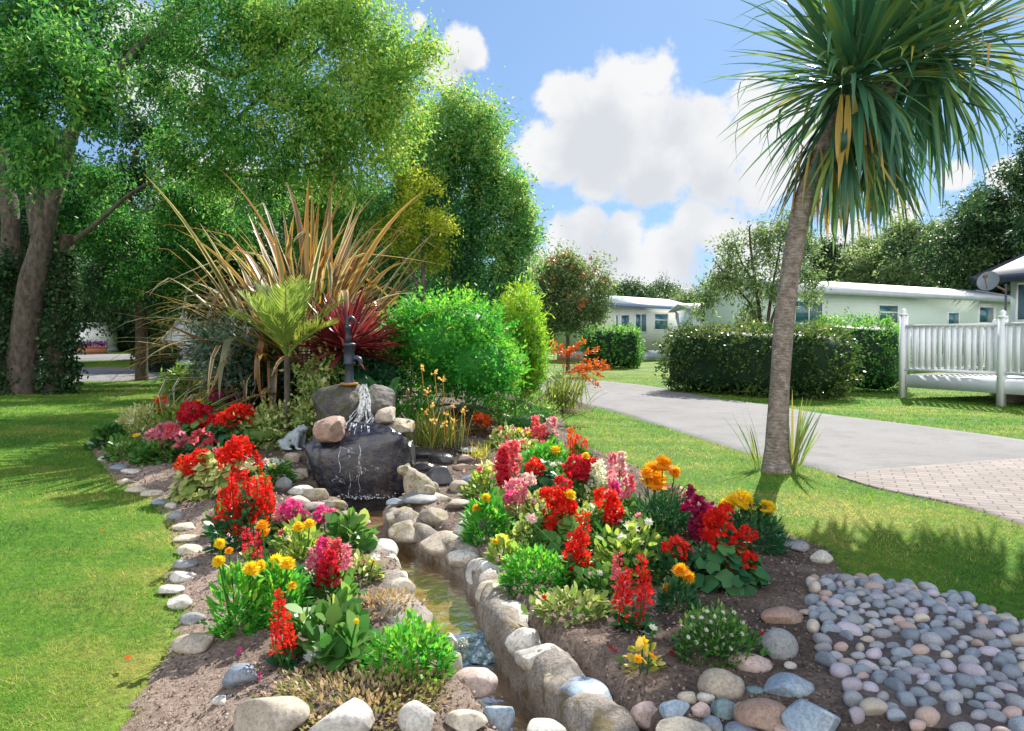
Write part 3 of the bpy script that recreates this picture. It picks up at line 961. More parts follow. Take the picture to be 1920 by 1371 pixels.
# dark trees seen under the big crown, far back at the left
def simple_tree(label, px, Y, h, wid, leaf, zlow=0.25, tint=0.4, n_cl=7, per=10, L=0.16, W=0.08, group=None, bark=BARK_D, sp=0.28, n=22, name='tree', rk=1.0):
    x = AT(px, 640, Y)[0]; z = float(terrain(x, Y)); b = np.array([x, Y, z])
    cls = []
    r0 = np.random.default_rng(int(abs(px) * 7 + Y))
    for i in range(n_cl):
        f = (i + 0.5) / n_cl; a = i * 2.4
        rr = wid * (0.30 + 0.16 * math.sin(PI * f))
        off = wid * 0.28 * math.sin(PI * min(1, f * 1.15)) ** 0.7
        rr *= r0.uniform(.6, 1.1) * rk; off *= r0.uniform(.7, 1.5)
        cls.append((b + np.array([math.cos(a) * off, math.sin(a) * off, h * (zlow + (0.93 - zlow) * f) - 0.1 * rr]), (rr, rr, rr * r0.uniform(0.6, 1.0)), tint + r0.uniform(-.18, .2)))
    return tree(label, b, [([b, b + [0.05 * wid, 0, h * 0.35], b + [-0.03 * wid, 0, h * 0.62], b + [0, 0, h * 0.9]], 0.028 * h, 0.01 * h)], cls, leaf, per=per, n=n, spread=sp, L=L, W=W, group=group, bark=bark, name=name)
for i, (px, Y, h, w, lf, lab) in enumerate([
        (-40, 34, 9, 8, LEAF_DARK, 'dark green tree behind the big tree trunk at the picture edge'), (110, 62, 10, 9, LEAF_DARK, 'dark tree standing behind the white caravan'),
        (200, 70, 11, 12, LEAF_BIG, 'light green tree beyond the white caravan and flower tub'), (290, 58, 9, 8, LEAF_DARK, 'dark tree on the far lawn between caravan and pale shed'),
        (420, 40, 9, 8, LEAF_DARK, 'dark tree just behind the pale blue shed'), (560, 36, 8.5, 7, LEAF_DARK, 'dark tree straight behind the tall phormium'), (680, 33, 8, 6, LEAF_DARK, 'dark tree behind the red cordyline and dome bush'), (770, 40, 8, 7, LEAF_TEAL, 'green tree far behind the yellow leaved shrub tree')]):
    simple_tree(lab, px, Y, h, w, lf, zlow=0.2, tint=0.35, per=5 if Y > 50 else 8, L=0.24, W=0.13, sp=0.35, n=18)

# middle distance
def berries(t, b):
    mb = MB(); cl = pclumps([(1065, 530, 70, 55, 25.6)])[0]
    c = cl[0] + sphere_pts(60, 0.75) * np.array(cl[1]) * 1.1
    for q in range(8):
        P = c + rng.normal(size=c.shape) * 0.05
        mb.polys(disc_polys(P, rdir(len(P)), 0.035, 5), 0.5)
    o = mb.build('berries', BERRY, t, loc=b); o.location = (0, 0, 0); o['kind'] = 'stuff'
BERRY = plain('rowan_berry', (0.55, 0.14, 0.04), 0.35)
b4 = np.array([AT(1065, 640, 26)[0], 26.0, float(terrain(0, 26.0))])
tree('small round rowan tree speckled with red berries beside the cream home', b4, [([b4, b4 + [0, 0, 1], AT(1062, 540, 26)], 0.09, 0.03)],
     pclumps([(1040, 520, 50, 50, 26, .6), (1095, 530, 48, 50, 26, .6), (1065, 575, 60, 40, 26, .5), (1065, 500, 45, 36, 26, .7), (1115, 560, 32, 40, 26, .4), (1015, 560, 32, 40, 26, .4), (1060, 610, 50, 25, 26, .3)]), LEAF_GREY, per=24, n=20, spread=0.16, L=0.13, W=0.05, name='rowan_tree', extra=berries)
Yb = 21.0
st = np.array([AT(1428, 640, Yb)[0], Yb, 0.05])
S_ = lambda px, py, dy=0: AT(px, py, Yb + dy)
tree('thin multi stemmed young tree with sparse leaves behind the long hedge', st,
     [([st, S_(1425, 600), S_(1418, 540), S_(1408, 470), S_(1405, 425)], 0.07, 0.02), ([st, S_(1440, 600), S_(1450, 530), S_(1465, 450)], 0.06, 0.02), ([st, S_(1415, 590), S_(1380, 540), S_(1340, 490)], 0.05, 0.015), ([st, S_(1450, 590), S_(1490, 540), S_(1530, 500)], 0.05, 0.015), ([S_(1418, 540), S_(1385, 480), S_(1375, 440)], .03, .01)],
     pclumps([(1390, 460, 45, 40, 21, .5), (1345, 510, 48, 42, 21, .5), (1440, 450, 45, 40, 21, .45), (1490, 490, 50, 45, 21, .5), (1400, 520, 55, 45, 21, .4), (1330, 570, 40, 30, 21, .5), (1520, 540, 36, 34, 21, .5), (1470, 555, 45, 30, 21, .4), (1472, 430, 36, 34, 21, .5), (1500, 450, 36, 34, 21, .5), (1410, 575, 40, 25, 21, .4)]), LEAF_GREY, per=18, n=13, spread=0.17, L=0.12, W=0.045, name='young_tree', bark=BARK_D)

# trees behind the homes
for (px, Y, h, w, lf, lab) in [
        (1000, 62, 6.0, 8, LEAF_GREY, 'grey green tree behind the rowan tree, far off'), (1170, 70, 5.6, 9, LEAF_DARK, 'dark green tree rising over the cream home roof'),
        (1235, 74, 5.6, 9, LEAF_DARK, 'low dark tree just past the cream home roof end'), (1330, 66, 5.0, 8, LEAF_GREY, 'grey green far tree behind the thin young tree'),
        (1545, 52, 8.0, 5, LEAF_DARK, 'dark slim tree showing just beside the palm trunk over the long home'), (1620, 50, 7.6, 6.5, LEAF_GREY, 'dusty green tree over the middle of the long home roof'),
        (1690, 47, 8.6, 6.5, LEAF_GREY, 'rounded grey green tree over the long home roof, below the palm leaves'), (1765, 46, 8.2, 6.5, LEAF_GREY, 'grey green tree over the right end of the long home'),
        (1850, 38, 9.0, 6, LEAF_DARK, 'tall dark tree behind the satellite dish'), (1930, 36, 11.5, 5.5, LEAF_DARK, 'tallest dark tree at the picture edge behind the dark roofed home')]:
    simple_tree(lab, px, Y, h, w, lf, zlow=0.2, tint=0.45, per=7, L=0.2, W=0.10, sp=0.26, n=16, n_cl=16, rk=.68)

def treeline():
    mb = MB()
    for i in range(70):
        px = -900 + i * 56 + random.uniform(-20, 20); Y = random.uniform(105, 135)
        x = M_(px - 960, Y); z = float(terrain(x, Y)); h = random.uniform(3.0, 5.0)
        C = np.array([x, Y, z + h * 0.45]) + sphere_pts(60, 0.3) * np.array([5, 3, h * 0.55])
        spray_leaves(mb, C, unit(C - np.array([x, Y, z])), 12, 0.9, 0.7, 0.4, 0.35 + rng.normal(size=60) * 0.12)
    tag(mb.build('treeline', LEAF_DARK), kind='stuff')
treeline()


def hedge(label, a, b, thick, h, leaf, dens=150, L=0.07, W=0.045, tintf=None, name='hedge', round_=0.35):
    """clipped hedge from a to b (front line on the ground), body going back to the left of a->b"""
    a = np.array([a[0], a[1], 0.0]); b = np.array([b[0], b[1], 0.0])
    ln = np.linalg.norm(b - a); u = (b - a) / ln; v = np.array([-u[1], u[0], 0])
    t = empty(name, (a + b) / 2 + v * thick / 2, label, 'hedge')
    o_ = np.array(t.location)
    z0 = float(terrain(*((a + b) / 2)[:2]))
    def sup(n):
        # points on a rounded box surface
        d = rdir(n); d[:, 2] = d[:, 2] * 0.9 + 0.1
        e = 4.5
        hs = np.array([ln / 2, thick / 2, h / 2])
        q = rng.uniform(-1, 1, (n, 3)); f = rng.integers(0, 3, n); area = np.array([thick * h, ln * h, ln * thick]); f = rng.choice(3, n, p=area / area.sum())
        q[np.arange(n), f] = np.sign(q[np.arange(n), f])
        q = q / ((np.abs(q) ** e).sum(1) ** (1 / e))[:, None]
        return q, q * hs
    n = int(dens * 2 * (ln * h + thick * h + ln * thick))
    q, p = sup(n)
    k = q[:, 2] > -0.98; q, p = q[k], p[k]; n = len(p)
    nv = unit(q * np.abs(q) ** 3 / np.array([ln, thick, h]) ** 0.2)
    W3 = a + u * ln / 2 + v * thick / 2 + np.outer(p[:, 0], u) + np.outer(p[:, 1], v) + np.outer(p[:, 2] + h / 2 + z0, [0, 0, 1])
    nw = np.outer(nv[:, 0], u) + np.outer(nv[:, 1], v) + np.outer(nv[:, 2], [0, 0, 1])
    lump = 0.07 * SN[1](W3, 1.6) + 0.05 * SN[2](W3, 4.2)
    tn = 0.4 + 0.10 * SN[3](W3, 2.0) + rng.normal(size=n) * 0.07
    if tintf is not None: tn = tintf(tn, q)
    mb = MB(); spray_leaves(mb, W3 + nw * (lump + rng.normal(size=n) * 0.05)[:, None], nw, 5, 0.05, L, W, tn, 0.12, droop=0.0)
    o = mb.build('foliage', leaf, t, loc=o_); o.location = (0, 0, 0)
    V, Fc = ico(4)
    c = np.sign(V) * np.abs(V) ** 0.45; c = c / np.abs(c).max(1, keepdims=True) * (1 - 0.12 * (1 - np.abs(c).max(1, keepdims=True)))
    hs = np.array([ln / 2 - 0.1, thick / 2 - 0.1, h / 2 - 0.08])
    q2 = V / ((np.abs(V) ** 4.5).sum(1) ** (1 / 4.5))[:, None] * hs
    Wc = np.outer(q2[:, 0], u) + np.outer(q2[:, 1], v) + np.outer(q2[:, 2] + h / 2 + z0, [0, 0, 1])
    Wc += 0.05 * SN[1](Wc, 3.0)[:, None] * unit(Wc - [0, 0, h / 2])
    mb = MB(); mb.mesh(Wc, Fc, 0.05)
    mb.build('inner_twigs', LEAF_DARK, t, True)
    return t
HEDGE1 = leafmat('laurel_leaf', [(0.0, (0.022, 0.052, 0.022)), (0.45, (0.06, 0.12, 0.034)), (0.8, (0.20, 0.23, 0.055)), (1.0, (0.36, 0.31, 0.09))], 0.36, 0.35)
HEDGE2 = leafmat('privet_leaf', [(0.0, (0.03, 0.12, 0.018)), (0.45, (0.10, 0.28, 0.03)), (1.0, (0.34, 0.52, 0.06))], 0.45)
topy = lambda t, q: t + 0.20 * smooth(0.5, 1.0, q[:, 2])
ha, hb = AT(1228, 640, 18.6), AT(1552, 640, 15.3)
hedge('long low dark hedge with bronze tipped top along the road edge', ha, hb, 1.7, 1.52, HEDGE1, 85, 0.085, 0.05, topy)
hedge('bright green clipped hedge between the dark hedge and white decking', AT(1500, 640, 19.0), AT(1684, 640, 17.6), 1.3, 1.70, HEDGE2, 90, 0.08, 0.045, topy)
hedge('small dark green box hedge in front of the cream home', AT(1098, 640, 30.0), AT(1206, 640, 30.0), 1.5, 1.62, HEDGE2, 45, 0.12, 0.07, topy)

# ------------------------------------------------------------------ homes
def siding(name, c):
    m, nt, out = new_mat(name)
    tc = nt.nodes.new('ShaderNodeTexCoord')
    w = nt.nodes.new('ShaderNodeTexWave'); w.wave_type = 'BANDS'; w.bands_direction = 'Z'; w.wave_profile = 'SAW'
    w.inputs['Scale'].default_value = 2.2; w.inputs['Distortion'].default_value = 0.0
    nt.links.new(tc.outputs['Object'], w.inputs['Vector'])
    n = noise_n(nt, 0.7, 4)
    col = ramp(nt, n, [(0.3, tuple(v * 0.93 for v in c)), (0.7, tuple(min(v * 1.05, 0.9) for v in c))])
    principled(nt, out, col, 0.5, 0.4, bump(nt, w.outputs['Fac'], 0.5, 0.02))
    return m
GLASS = plain('window_glass', (0.03, 0.13, 0.19), 0.06, 0.9, 0.5, 1.5)
WHITE = plain('white_upvc', (0.80, 0.81, 0.82), 0.35, 0.5, 0.04)
CREAM = siding('cream_cladding', (0.60, 0.69, 0.62)); IVORY = siding('ivory_cladding', (0.68, 0.70, 0.66)); PALE = siding('pale_blue_cladding', (0.62, 0.70, 0.74))
ROOF_W = plain('white_roof_tile', (0.72, 0.72, 0.73), 0.6, 0.3, 0.1, 2.0, 0.5); ROOF_D = plain('dark_roof_tile', (0.045, 0.055, 0.085), 0.6, 0.3, 0.2, 3.0, 0.5)
GUTTER = plain('grey_gutter', (0.42, 0.47, 0.52), 0.4)


def home(label, p0, p1, deep, z0, eave, rise, wall_m, roof_m, windows, over=0.3, cat='mobile home', name='mobile_home', gable=False, fascia_m=None, lip=0.07):
    p0 = np.array(p0[:2]); p1 = np.array(p1[:2]); d = p1 - p0; ln = np.linalg.norm(d); rz = math.atan2(d[1], d[0])
    g = float(terrain(*((p0 + p1) / 2)))
    t = empty(name, (p0[0], p0[1], g), label, cat, rz=rz)
    z0 -= 0.0
    w = MB()
    box(w, (0, 0, z0), (ln, deep, eave))
    if not gable:
        for x in (0, ln):
            w.mesh([[x, 0, eave], [x, deep, eave], [x, deep / 2, eave + rise - 0.02]], [[0, 1, 2]])
    w.build('wall', wall_m, t)
    s = MB(); box(s, (0.05, 0.05, -0.1), (ln - 0.05, deep - 0.05, z0 - 0.003)); s.build('skirting', GUTTER, t)
    r = MB(); th = 0.06
    for sgn in (0, 1):
        ya, yb = (-over, deep / 2) if sgn == 0 else (deep + over, deep / 2)
        za = eave - rise * over / (deep / 2)
        V = [[-over, ya, za], [ln + over, ya, za], [ln + over, yb, eave + rise], [-over, yb, eave + rise]]
        V2 = [[x, y, z + th] for x, y, z in V]
        r.mesh(V + V2, [[0, 1, 2, 3], [4, 7, 6, 5], [0, 4, 5, 1], [2, 6, 7, 3], [1, 5, 6, 2], [0, 3, 7, 4]])
    ro = r.build('roof', roof_m, t)
    fm = MB(); za = eave - rise * over / (deep / 2)
    box(fm, (-over - .02, -over - 0.06, za - lip), (ln + over + .02, -over - 0.004, za + 0.075))
    if fascia_m is not None:
        for x in (-over - 0.05, ln + over + 0.004):
            fm.mesh([[x, -over - .06, za - lip], [x, deep / 2, eave + rise - lip], [x, deep / 2, eave + rise + 0.09], [x, -over - .06, za + .09]], [[0, 1, 2, 3]])
            fm.mesh([[x + .046, -over - .06, za - lip], [x + .046, deep / 2, eave + rise - lip], [x + .046, deep / 2, eave + rise + 0.09], [x + .046, -over - .06, za + .09]], [[3, 2, 1, 0]])
    fm.build('gutter', fascia_m or GUTTER, ro)
    for (s0, s1, a, b, kind) in windows:
        f = MB(); fw = 0.055
        box(f, (s0, -0.03, a), (s0 + fw, 0.02, b)); box(f, (s1 - fw, -0.03, a), (s1, 0.02, b))
        box(f, (s0 + fw, -0.03, a), (s1 - fw, 0.02, a + fw)); box(f, (s0 + fw, -0.03, b - fw), (s1 - fw, 0.02, b))
        if kind == 'transom': box(f, (s0 + fw, -0.026, a + (b - a) * .58), (s1 - fw, 0.02, a + (b - a) * .58 + fw))
        if kind == 'wide':
            k = max(2, int((s1 - s0) / 0.8))
            for q in range(1, k): x = s0 + (s1 - s0) * q / k; box(f, (x - fw / 2, -0.026, a + fw), (x + fw / 2, 0.02, b - fw))
        if kind == 'door':
            box(f, (s0 + fw, -0.02, a + fw), (s1 - fw, 0.01, a + (b - a) * 0.5))
        fo = f.build('door' if kind == 'door' else 'window', WHITE, t)
        pn = MB(); lo = a + (b - a) * 0.5 + 0.02 if kind == 'door' else a + fw
        if kind == 'door': box(pn, (s0 + fw + .1, -0.012, lo), (s1 - fw - .1, -0.004, b - fw - .1)); box(pn, (s0 + fw, -0.003, lo - 0.02), (s1 - fw, 0.012, b - fw), mi=1)
        else: box(pn, (s0 + fw, -0.012, lo), (s1 - fw, 0.004, b - fw))
        pn.build('pane', [GLASS, WHITE], fo)
    return t


def sx_at(p0, p1, px):
    """distance along p0->p1 at which the picture column px meets the wall"""
    dx, dy = p1[0] - p0[0], p1[1] - p0[1]; k = (px - CX) / F
    s = (k * p0[1] - p0[0]) / (dx - k * dy)
    return s * math.hypot(dx, dy), p0[1] + s * dy


def wins(p0, p1, g, lst):
    out = []
    for (xa, xb, ya, yb, k) in lst:
        sa, da = sx_at(p0, p1, xa); sb, db = sx_at(p0, p1, xb); dm = (da + db) / 2
        z = lambda py: CAM_H + (HOR - py) / F * dm - g
        out.append((sa, sb, z(yb), z(ya), k))
    return out
A0, A1 = AT(1472, 640, 26.6)[:2], AT(1905, 640, 34.2)[:2]
gA = float(terrain(0, 31))
home('long cream mobile home with white roof behind the bright hedge', A0, A1, 4.0, 0.55, 3.17 - gA, 0.48, CREAM, ROOF_W,
     wins(A0, A1, gA, [(1488, 1542, 563, 608, 'wide'), (1645, 1683, 571, 609, 'transom'), (1775, 1797, 585, 612, 'plain'), (1832, 1864, 570, 640, 'door')]), fascia_m=GUTTER, lip=0.12)
B0, B1 = AT(1147, 640, 37.0)[:2], AT(1300, 640, 42.0)[:2]
gB = float(terrain(0, 39))
home('small cream mobile home with pale roof behind the small box hedge', B0, B1, 3.8, 0.5, 3.12 - gB, 0.5, IVORY, GUTTER,
     wins(B0, B1, gB, [(1153, 1159, 590, 622, 'plain'), (1163, 1180, 590, 622, 'plain'), (1190, 1212, 588, 624, 'wide'), (1226, 1252, 588, 620, 'transom')]), fascia_m=plain('slate_blue_trim', (0.16, 0.22, 0.36), 0.4), lip=0.1)
C0, C1 = AT(1300, 640, 34.0)[:2], AT(1428, 640, 34.0)[:2]
gC = float(terrain(0, 34))
home('pale blue home with wide windows hidden behind the thin young tree', C0, C1, 3.8, 0.5, 2.75 - gC, 0.25, PALE, ROOF_W,
     wins(C0, C1, gC, [(1312, 1345, 572, 606, 'wide'), (1352, 1410, 575, 612, 'wide')]))
u_ = np.array([0.8, -2.1]) / math.hypot(0.8, 2.1); v_ = np.array([-u_[1], u_[0]])
D0 = AT(1893, 640, 17.3)[:2]; D1 = D0 + u_ * 8
home('white home with dark blue roof edge beside the raised decking', D0, D1, 4.2, 0.5, 2.86, 0.75, PALE, ROOF_D, wins(D0, D1, 0.0, [(1903, 1990, 527, 603, 'wide')]), over=0.5, fascia_m=ROOF_D, lip=0.10)
home('white boxy caravan on the far lawn beside a flower tub', AT(98, 640, 54.0), AT(192, 640, 54.0), 3.0, 0.12, 2.05, 0.12, WHITE, WHITE, [], over=0.1, cat='caravan', name='caravan')

def shed():
    Y = 29.0; p = AT(300, 640, Y); g = float(terrain(p[0], Y))
    t = empty('shed', (p[0], Y, g), 'pale blue shed with steep sloping roof seen through the phormium leaves', 'shed')
    w = M_(76, Y); h0, h1 = 1.0, 2.5
    mb = MB()
    pr = [[0, 0], [w, 0], [w, h1], [w * .85, h1], [0, h0]]
    V = [[x, 0, z] for x, z in pr] + [[x, 0.9, z] for x, z in pr]
    mb.mesh(V, [[0, 1, 2, 3, 4]]); mb.mesh(V, [[9, 8, 7, 6, 5]]); mb.mesh(V, [[0, 5, 6, 1], [1, 6, 7, 2], [2, 7, 8, 3], [3, 8, 9, 4], [4, 9, 5, 0]])
    mb.build('wall', PALE, t)
    mb = MB(); a = np.array([-0.12, 0, h0 - .1]); b = np.array([w * .85, 0, h1 + .02])
    mb.mesh([a + [0, -.1, 0], b + [0, -.1, 0], b + [0, 1.0, 0], a + [0, 1.0, 0], a + [0, -.1, .06], b + [0, -.1, .06], b + [0, 1.0, .06], a + [0, 1.0, .06]],
            [[0, 1, 2, 3], [4, 7, 6, 5], [0, 4, 5, 1], [2, 6, 7, 3], [1, 5, 6, 2], [0, 3, 7, 4]])
    mb.build('roof', WHITE, t)
shed()
for (px, Y, w, h, lab) in ((235, 56, 2.6, 1.9, 'dark clipped bush right of the white caravan'), (285, 27, 1.3, 1.0, 'dark round bush in front of the pale blue shed')):
    p = AT(px, 640, Y); hedge(lab, p - [w / 2, 0, 0], p + [w / 2, 0, 0], w * .8, h, LEAF_DARK, 30 if Y > 40 else 60, 0.14, 0.08, name='bush')
    
# flower tub and chairs by the caravan
def tub():
    Y = 50.0; p = AT(172, 640, Y); g = float(terrain(p[0], Y)); t = empty('flower_tub', (p[0], Y, g), 'terracotta trough of purple flowers beside the white caravan', 'planter')
    mb = MB(); box(mb, (-.9, -.25, 0.0), (.9, .25, .42)); box(mb, (-.94, -.29, .42), (.94, .29, .5)); mb.build('trough', plain('terracotta', (0.42, 0.16, 0.08), 0.8), t)
    mb = MB(); C = np.stack([rng.uniform(-.95, .95, 90), rng.uniform(-.3, .3, 90), rng.uniform(.5, .85, 90)], 1)
    spray_leaves(mb, C, rdir(90), 8, .06, .1, .09, rng.uniform(0, 1, 90)); mb.build('foliage', leafmat('purple_petal', [(0, (0.10, 0.02, 0.16)), (0.6, (0.28, 0.05, 0.30)), (1, (0.45, 0.10, 0.30))]), t)  # these are the trough's purple blooms
tub()
DARK_METAL = plain('dark_metal', (0.05, 0.055, 0.065), 0.45, 0.5, 0.2, 8.0, 0.2)
def chair():
    Y = 48.0; p = AT(139, 640, Y); g = float(terrain(p[0], Y)); t = empty('garden_chair', (p[0], Y, g), 'dark metal garden chair in front of the white caravan', 'chair')
    for x in (-.3, .3):
        for y in (-.25, .25):
            mb = MB(); tube(mb, [[x, y, 0], [x, y, .5 if y < 0 else 1.1]], .03, 6); mb.build('leg', DARK_METAL, t)
    mb = MB(); box(mb, (-.32, -.28, .48), (.32, .28, .53)); mb.build('seat', DARK_METAL, t)
    mb = MB()
    for z in (.7, .9, 1.08): box(mb, (-.27, .23, z), (.27, .27, z + .05))
    mb.build('backrest', DARK_METAL, t)
chair()

# ------------------------------------------------------------------ raised white decking with its railing
def deck():
    P0 = np.array([8.62, 16.45]); rz = math.atan2(u_[1], u_[0])
    t = empty('deck', (P0[0], P0[1], 0), 'raised white deck with slatted railing on short posts over the grass', 'deck', rz=rz)
    ln, dp, zf = 6.4, 3.0, 0.5
    VINYL = plain('white_vinyl', (0.82, 0.84, 0.87), 0.4, 0.45, 0.05)
    mb = MB(); box(mb, (0.06, 0.06, zf - .03), (ln, dp - .1, zf)); mb.build('floor', plain('deck_board', (0.5, 0.5, 0.48), 0.7, 0.3, 0.1, 6.0, 0.4), t)
    mb = MB(); box(mb, (0.07, 0.005, zf - .26), (ln, 0.035, zf + .015)); mb.build('fascia', VINYL, t)
    mb = MB(); box(mb, (0.005, 0.07, zf - .26), (0.035, dp, zf + .015)); mb.build('fascia', VINYL, t)
    posts = [(0, 0, 1.82, 0), (2.25, 0, 1.70, 0), (4.5, 0, 1.70, 0), (0, dp - .15, 1.62, 0)]
    for (x, y, h, zb) in posts:
        mb = MB(); box(mb, (x - .06, y - .06, zb), (x + .06, y + .06, h)); po = mb.build('post', VINYL, t)
        mb = MB(); lathe(mb, [(0.0, h + .15), (.045, h + .13), (.06, h + .09), (.045, h + .05), (.05, h + .045), (.09, h + .03), (.09, h + .001), (0.0, h + .001)][::-1], 12, (x, y, 0)); mb.build('cap', VINYL, po, True)
    for (a, b) in (((0, 0), (2.25, 0)), ((2.25, 0), (4.5, 0)), ((0, 0), (0, dp - .15))):
        a = np.array(a, float); b = np.array(b, float); d = (b - a); L_ = np.linalg.norm(d); d /= L_
        rot = Matrix.Translation((a[0], a[1], 0)) @ Matrix.Rotation(math.atan2(d[1], d[0]), 4, 'Z'); rot = np.array(rot)
        mb = MB(); box(mb, (.062, -.035, 1.55), (L_ - .062, .035, 1.61), M=rot); mb.build('top_rail', VINYL, t)
        mb = MB(); box(mb, (.062, -.03, .60), (L_ - .062, .03, .66), M=rot); mb.build('bottom_rail', VINYL, t)
        k = int(L_ / .16)
        for i in range(k):
            x = .06 + (L_ - .12) * (i + .5) / k
            mb = MB(); box(mb, (x - .043, -.012, .662), (x + .043, .012, 1.548), M=rot); mb.build('baluster', VINYL, t)
    for x, y in ((1.6, 1.2), (3.4, 1.2), (1.6, 2.4), (3.4, 2.4)):
        mb = MB(); box(mb, (x - .2, y - .2, -0.02), (x + .2, y + .2, zf - .035)); mb.build('pier', plain('concrete_block', (0.30, 0.26, 0.22), 0.9, 0.2, 0.2, 6, 0.6), t)
deck()

def dish():
    Y = 15.9; p = AT(1884, 640, Y); t = empty('satellite_dish', (p[0], Y, 0.52), 'grey satellite dish on a thin dark pole beside the dark roofed home', 'satellite dish')
    mb = MB(); tube(mb, [[0, 0, 0], [0, 0, 1.95]], .022, 8); mb.build('pole', DARK_METAL, t)
    mb = MB(); r = np.linspace(0, .21, 6); k = 20; a = np.arange(k) * 2 * PI / k
    d = unit(np.array([-0.55, -0.5, 0.35])); e1 = unit(np.cross(d, [0, 0, 1])); e2 = np.cross(e1, d)
    c = np.array([-.40, -.05, 1.98])
    for sgn, off in ((1, 0), (-1, -.012)):
        V = np.concatenate([c + d * (rr * rr * 1.3 + off) + (np.cos(a)[:, None] * e1 + np.sin(a)[:, None] * e2 * 1.1) * rr for rr in r])
        i, j = np.meshgrid(np.arange(5), np.arange(k), indexing='ij'); q = i * k + j; b = i * k + (j + 1) % k
        Fq = np.stack([q, b, b + k, q + k], -1).reshape(-1, 4); mb.mesh(V, Fq if sgn > 0 else Fq[:, ::-1])
    mb.build('reflector', plain('dish_grey', (0.17, 0.20, 0.23), 0.5), t, True)
    mb = MB(); tube(mb, [c + d * -.01, [0, 0, 1.80]], .02, 6); tube(mb, [c - e2 * .2, c + d * .26 - e2 * .05], .012, 6); box(mb, c + d * .26 - .035, c + d * .26 + .035); mb.build('arm', plain('rust_arm', (0.16, 0.09, 0.07), 0.7), t)
dish()

# ------------------------------------------------------------------ stones
STONE = {
    'tan': rockmat('tan_stone', [(0.26, 0.21, 0.16), (0.40, 0.34, 0.27), (0.48, 0.43, 0.36)], 7, 0.7, 0.25),
    'pale': rockmat('pale_stone', [(0.40, 0.37, 0.33), (0.55, 0.52, 0.47), (0.62, 0.60, 0.55)], 7, 0.7, 0.3),
    'cream': rockmat('cream_stone', [(0.42, 0.36, 0.27), (0.52, 0.46, 0.36), (0.58, 0.52, 0.42)], 6, 0.7, 0.25),
    'grey': rockmat('grey_stone', [(0.16, 0.17, 0.18), (0.26, 0.27, 0.28), (0.34, 0.35, 0.35)], 8, 0.65, 0.25),
    'slate': rockmat('slate_stone', [(0.12, 0.15, 0.19), (0.20, 0.24, 0.29), (0.27, 0.31, 0.36)], 8, 0.55, 0.2),
    'pink': rockmat('pink_stone', [(0.36, 0.25, 0.22), (0.48, 0.36, 0.32), (0.52, 0.43, 0.40)], 7, 0.7, 0.25),
    'brown': rockmat('brown_stone', [(0.24, 0.15, 0.11), (0.34, 0.23, 0.18), (0.40, 0.30, 0.24)], 7, 0.65, 0.2),
    'blue': rockmat('blue_stone', [(0.18, 0.25, 0.33), (0.28, 0.36, 0.44), (0.40, 0.47, 0.52)], 6, 0.55, 0.2),
    'teal': rockmat('teal_stone', [(0.10, 0.17, 0.19), (0.17, 0.26, 0.28), (0.24, 0.33, 0.34)], 7, 0.5, 0.2),
    'dark': rockmat('dark_wet_stone', [(0.02, 0.022, 0.026), (0.05, 0.052, 0.06), (0.085, 0.08, 0.08)], 7, 0.3, 0.4, 0.6),
    'mossy': rockmat('mossy_stone', [(0.20, 0.17, 0.13), (0.33, 0.29, 0.23), (0.44, 0.40, 0.34)], 7, 0.75, 0.5, moss=(0.20, 0.16, 0.04)),
}
_seed = [200]
def stone(px, py, w, h, col, label, cuts=2, group=None, name='stone', lift=0.0, sub=3, rough=0.06):
    _seed[0] += 1
    cuts = cuts + 1
    p = GB(px, py + 0.28 * h)
    Y = p[1]; a = math.atan2(py - HOR, F)
    sx = w / 2 * Y / F; hh = h / 2 * Y / F
    sy = min(sx * 0.85, hh / max(math.sin(a), .2) * 0.75)
    sz = max((hh - sy * math.sin(a) * 0.6) / math.cos(a), 0.32 * sx)
    v, f = rock(_seed[0], (sx * 1.05, sy, sz), cuts + 2, rough * 1.35, 4, 0.006)
    mb = MB(); mb.mesh(v, f)
    o = mb.build(name, STONE[col], None, True)
    o.location = (p[0], p[1] + sy * 0.2, p[2] + sz * 0.34 + lift)
    o.rotation_euler = (0, 0, random.uniform(-.2, .2))
    return tag(o, label, 'stone', group)

ORD = ['first', 'second', 'third', 'fourth', 'fifth', 'sixth', 'seventh', 'eighth', 'ninth', 'tenth', 'eleventh', 'twelfth', 'thirteenth', 'fourteenth', 'fifteenth', 'sixteenth', 'seventeenth', 'eighteenth', 'nineteenth', 'twentieth', 'twenty-first', 'twenty-second', 'twenty-third', 'twenty-fourth']
CN = {'tan': 'tan', 'pale': 'whitish', 'cream': 'cream', 'grey': 'grey', 'slate': 'slate grey', 'pink': 'pinkish', 'brown': 'pink brown', 'blue': 'blue grey', 'teal': 'dark teal', 'dark': 'dark wet', 'mossy': 'mottled'}
edging = [(363, 1203, 82, 52, 'tan'), (360, 1158, 46, 30, 'grey'), (333, 1127, 48, 34, 'pale'), (318, 1103, 54, 30, 'pale'), (340, 1078, 46, 34, 'pale'), (347, 1055, 46, 28, 'grey'), (352, 1028, 52, 26, 'cream'),
          (348, 1010, 46, 14, 'cream'), (345, 988, 48, 16, 'cream'), (328, 965, 32, 24, 'grey'), (318, 948, 28, 18, 'pale'), (300, 940, 34, 18, 'slate'), (285, 924, 42, 18, 'cream'), (258, 916, 46, 20, 'cream'), (237, 902, 38, 16, 'cream'),
          (243, 882, 36, 16, 'pale'), (222, 875, 36, 16, 'slate'), (200, 858, 40, 18, 'pale'), (178, 832, 38, 22, 'grey')]
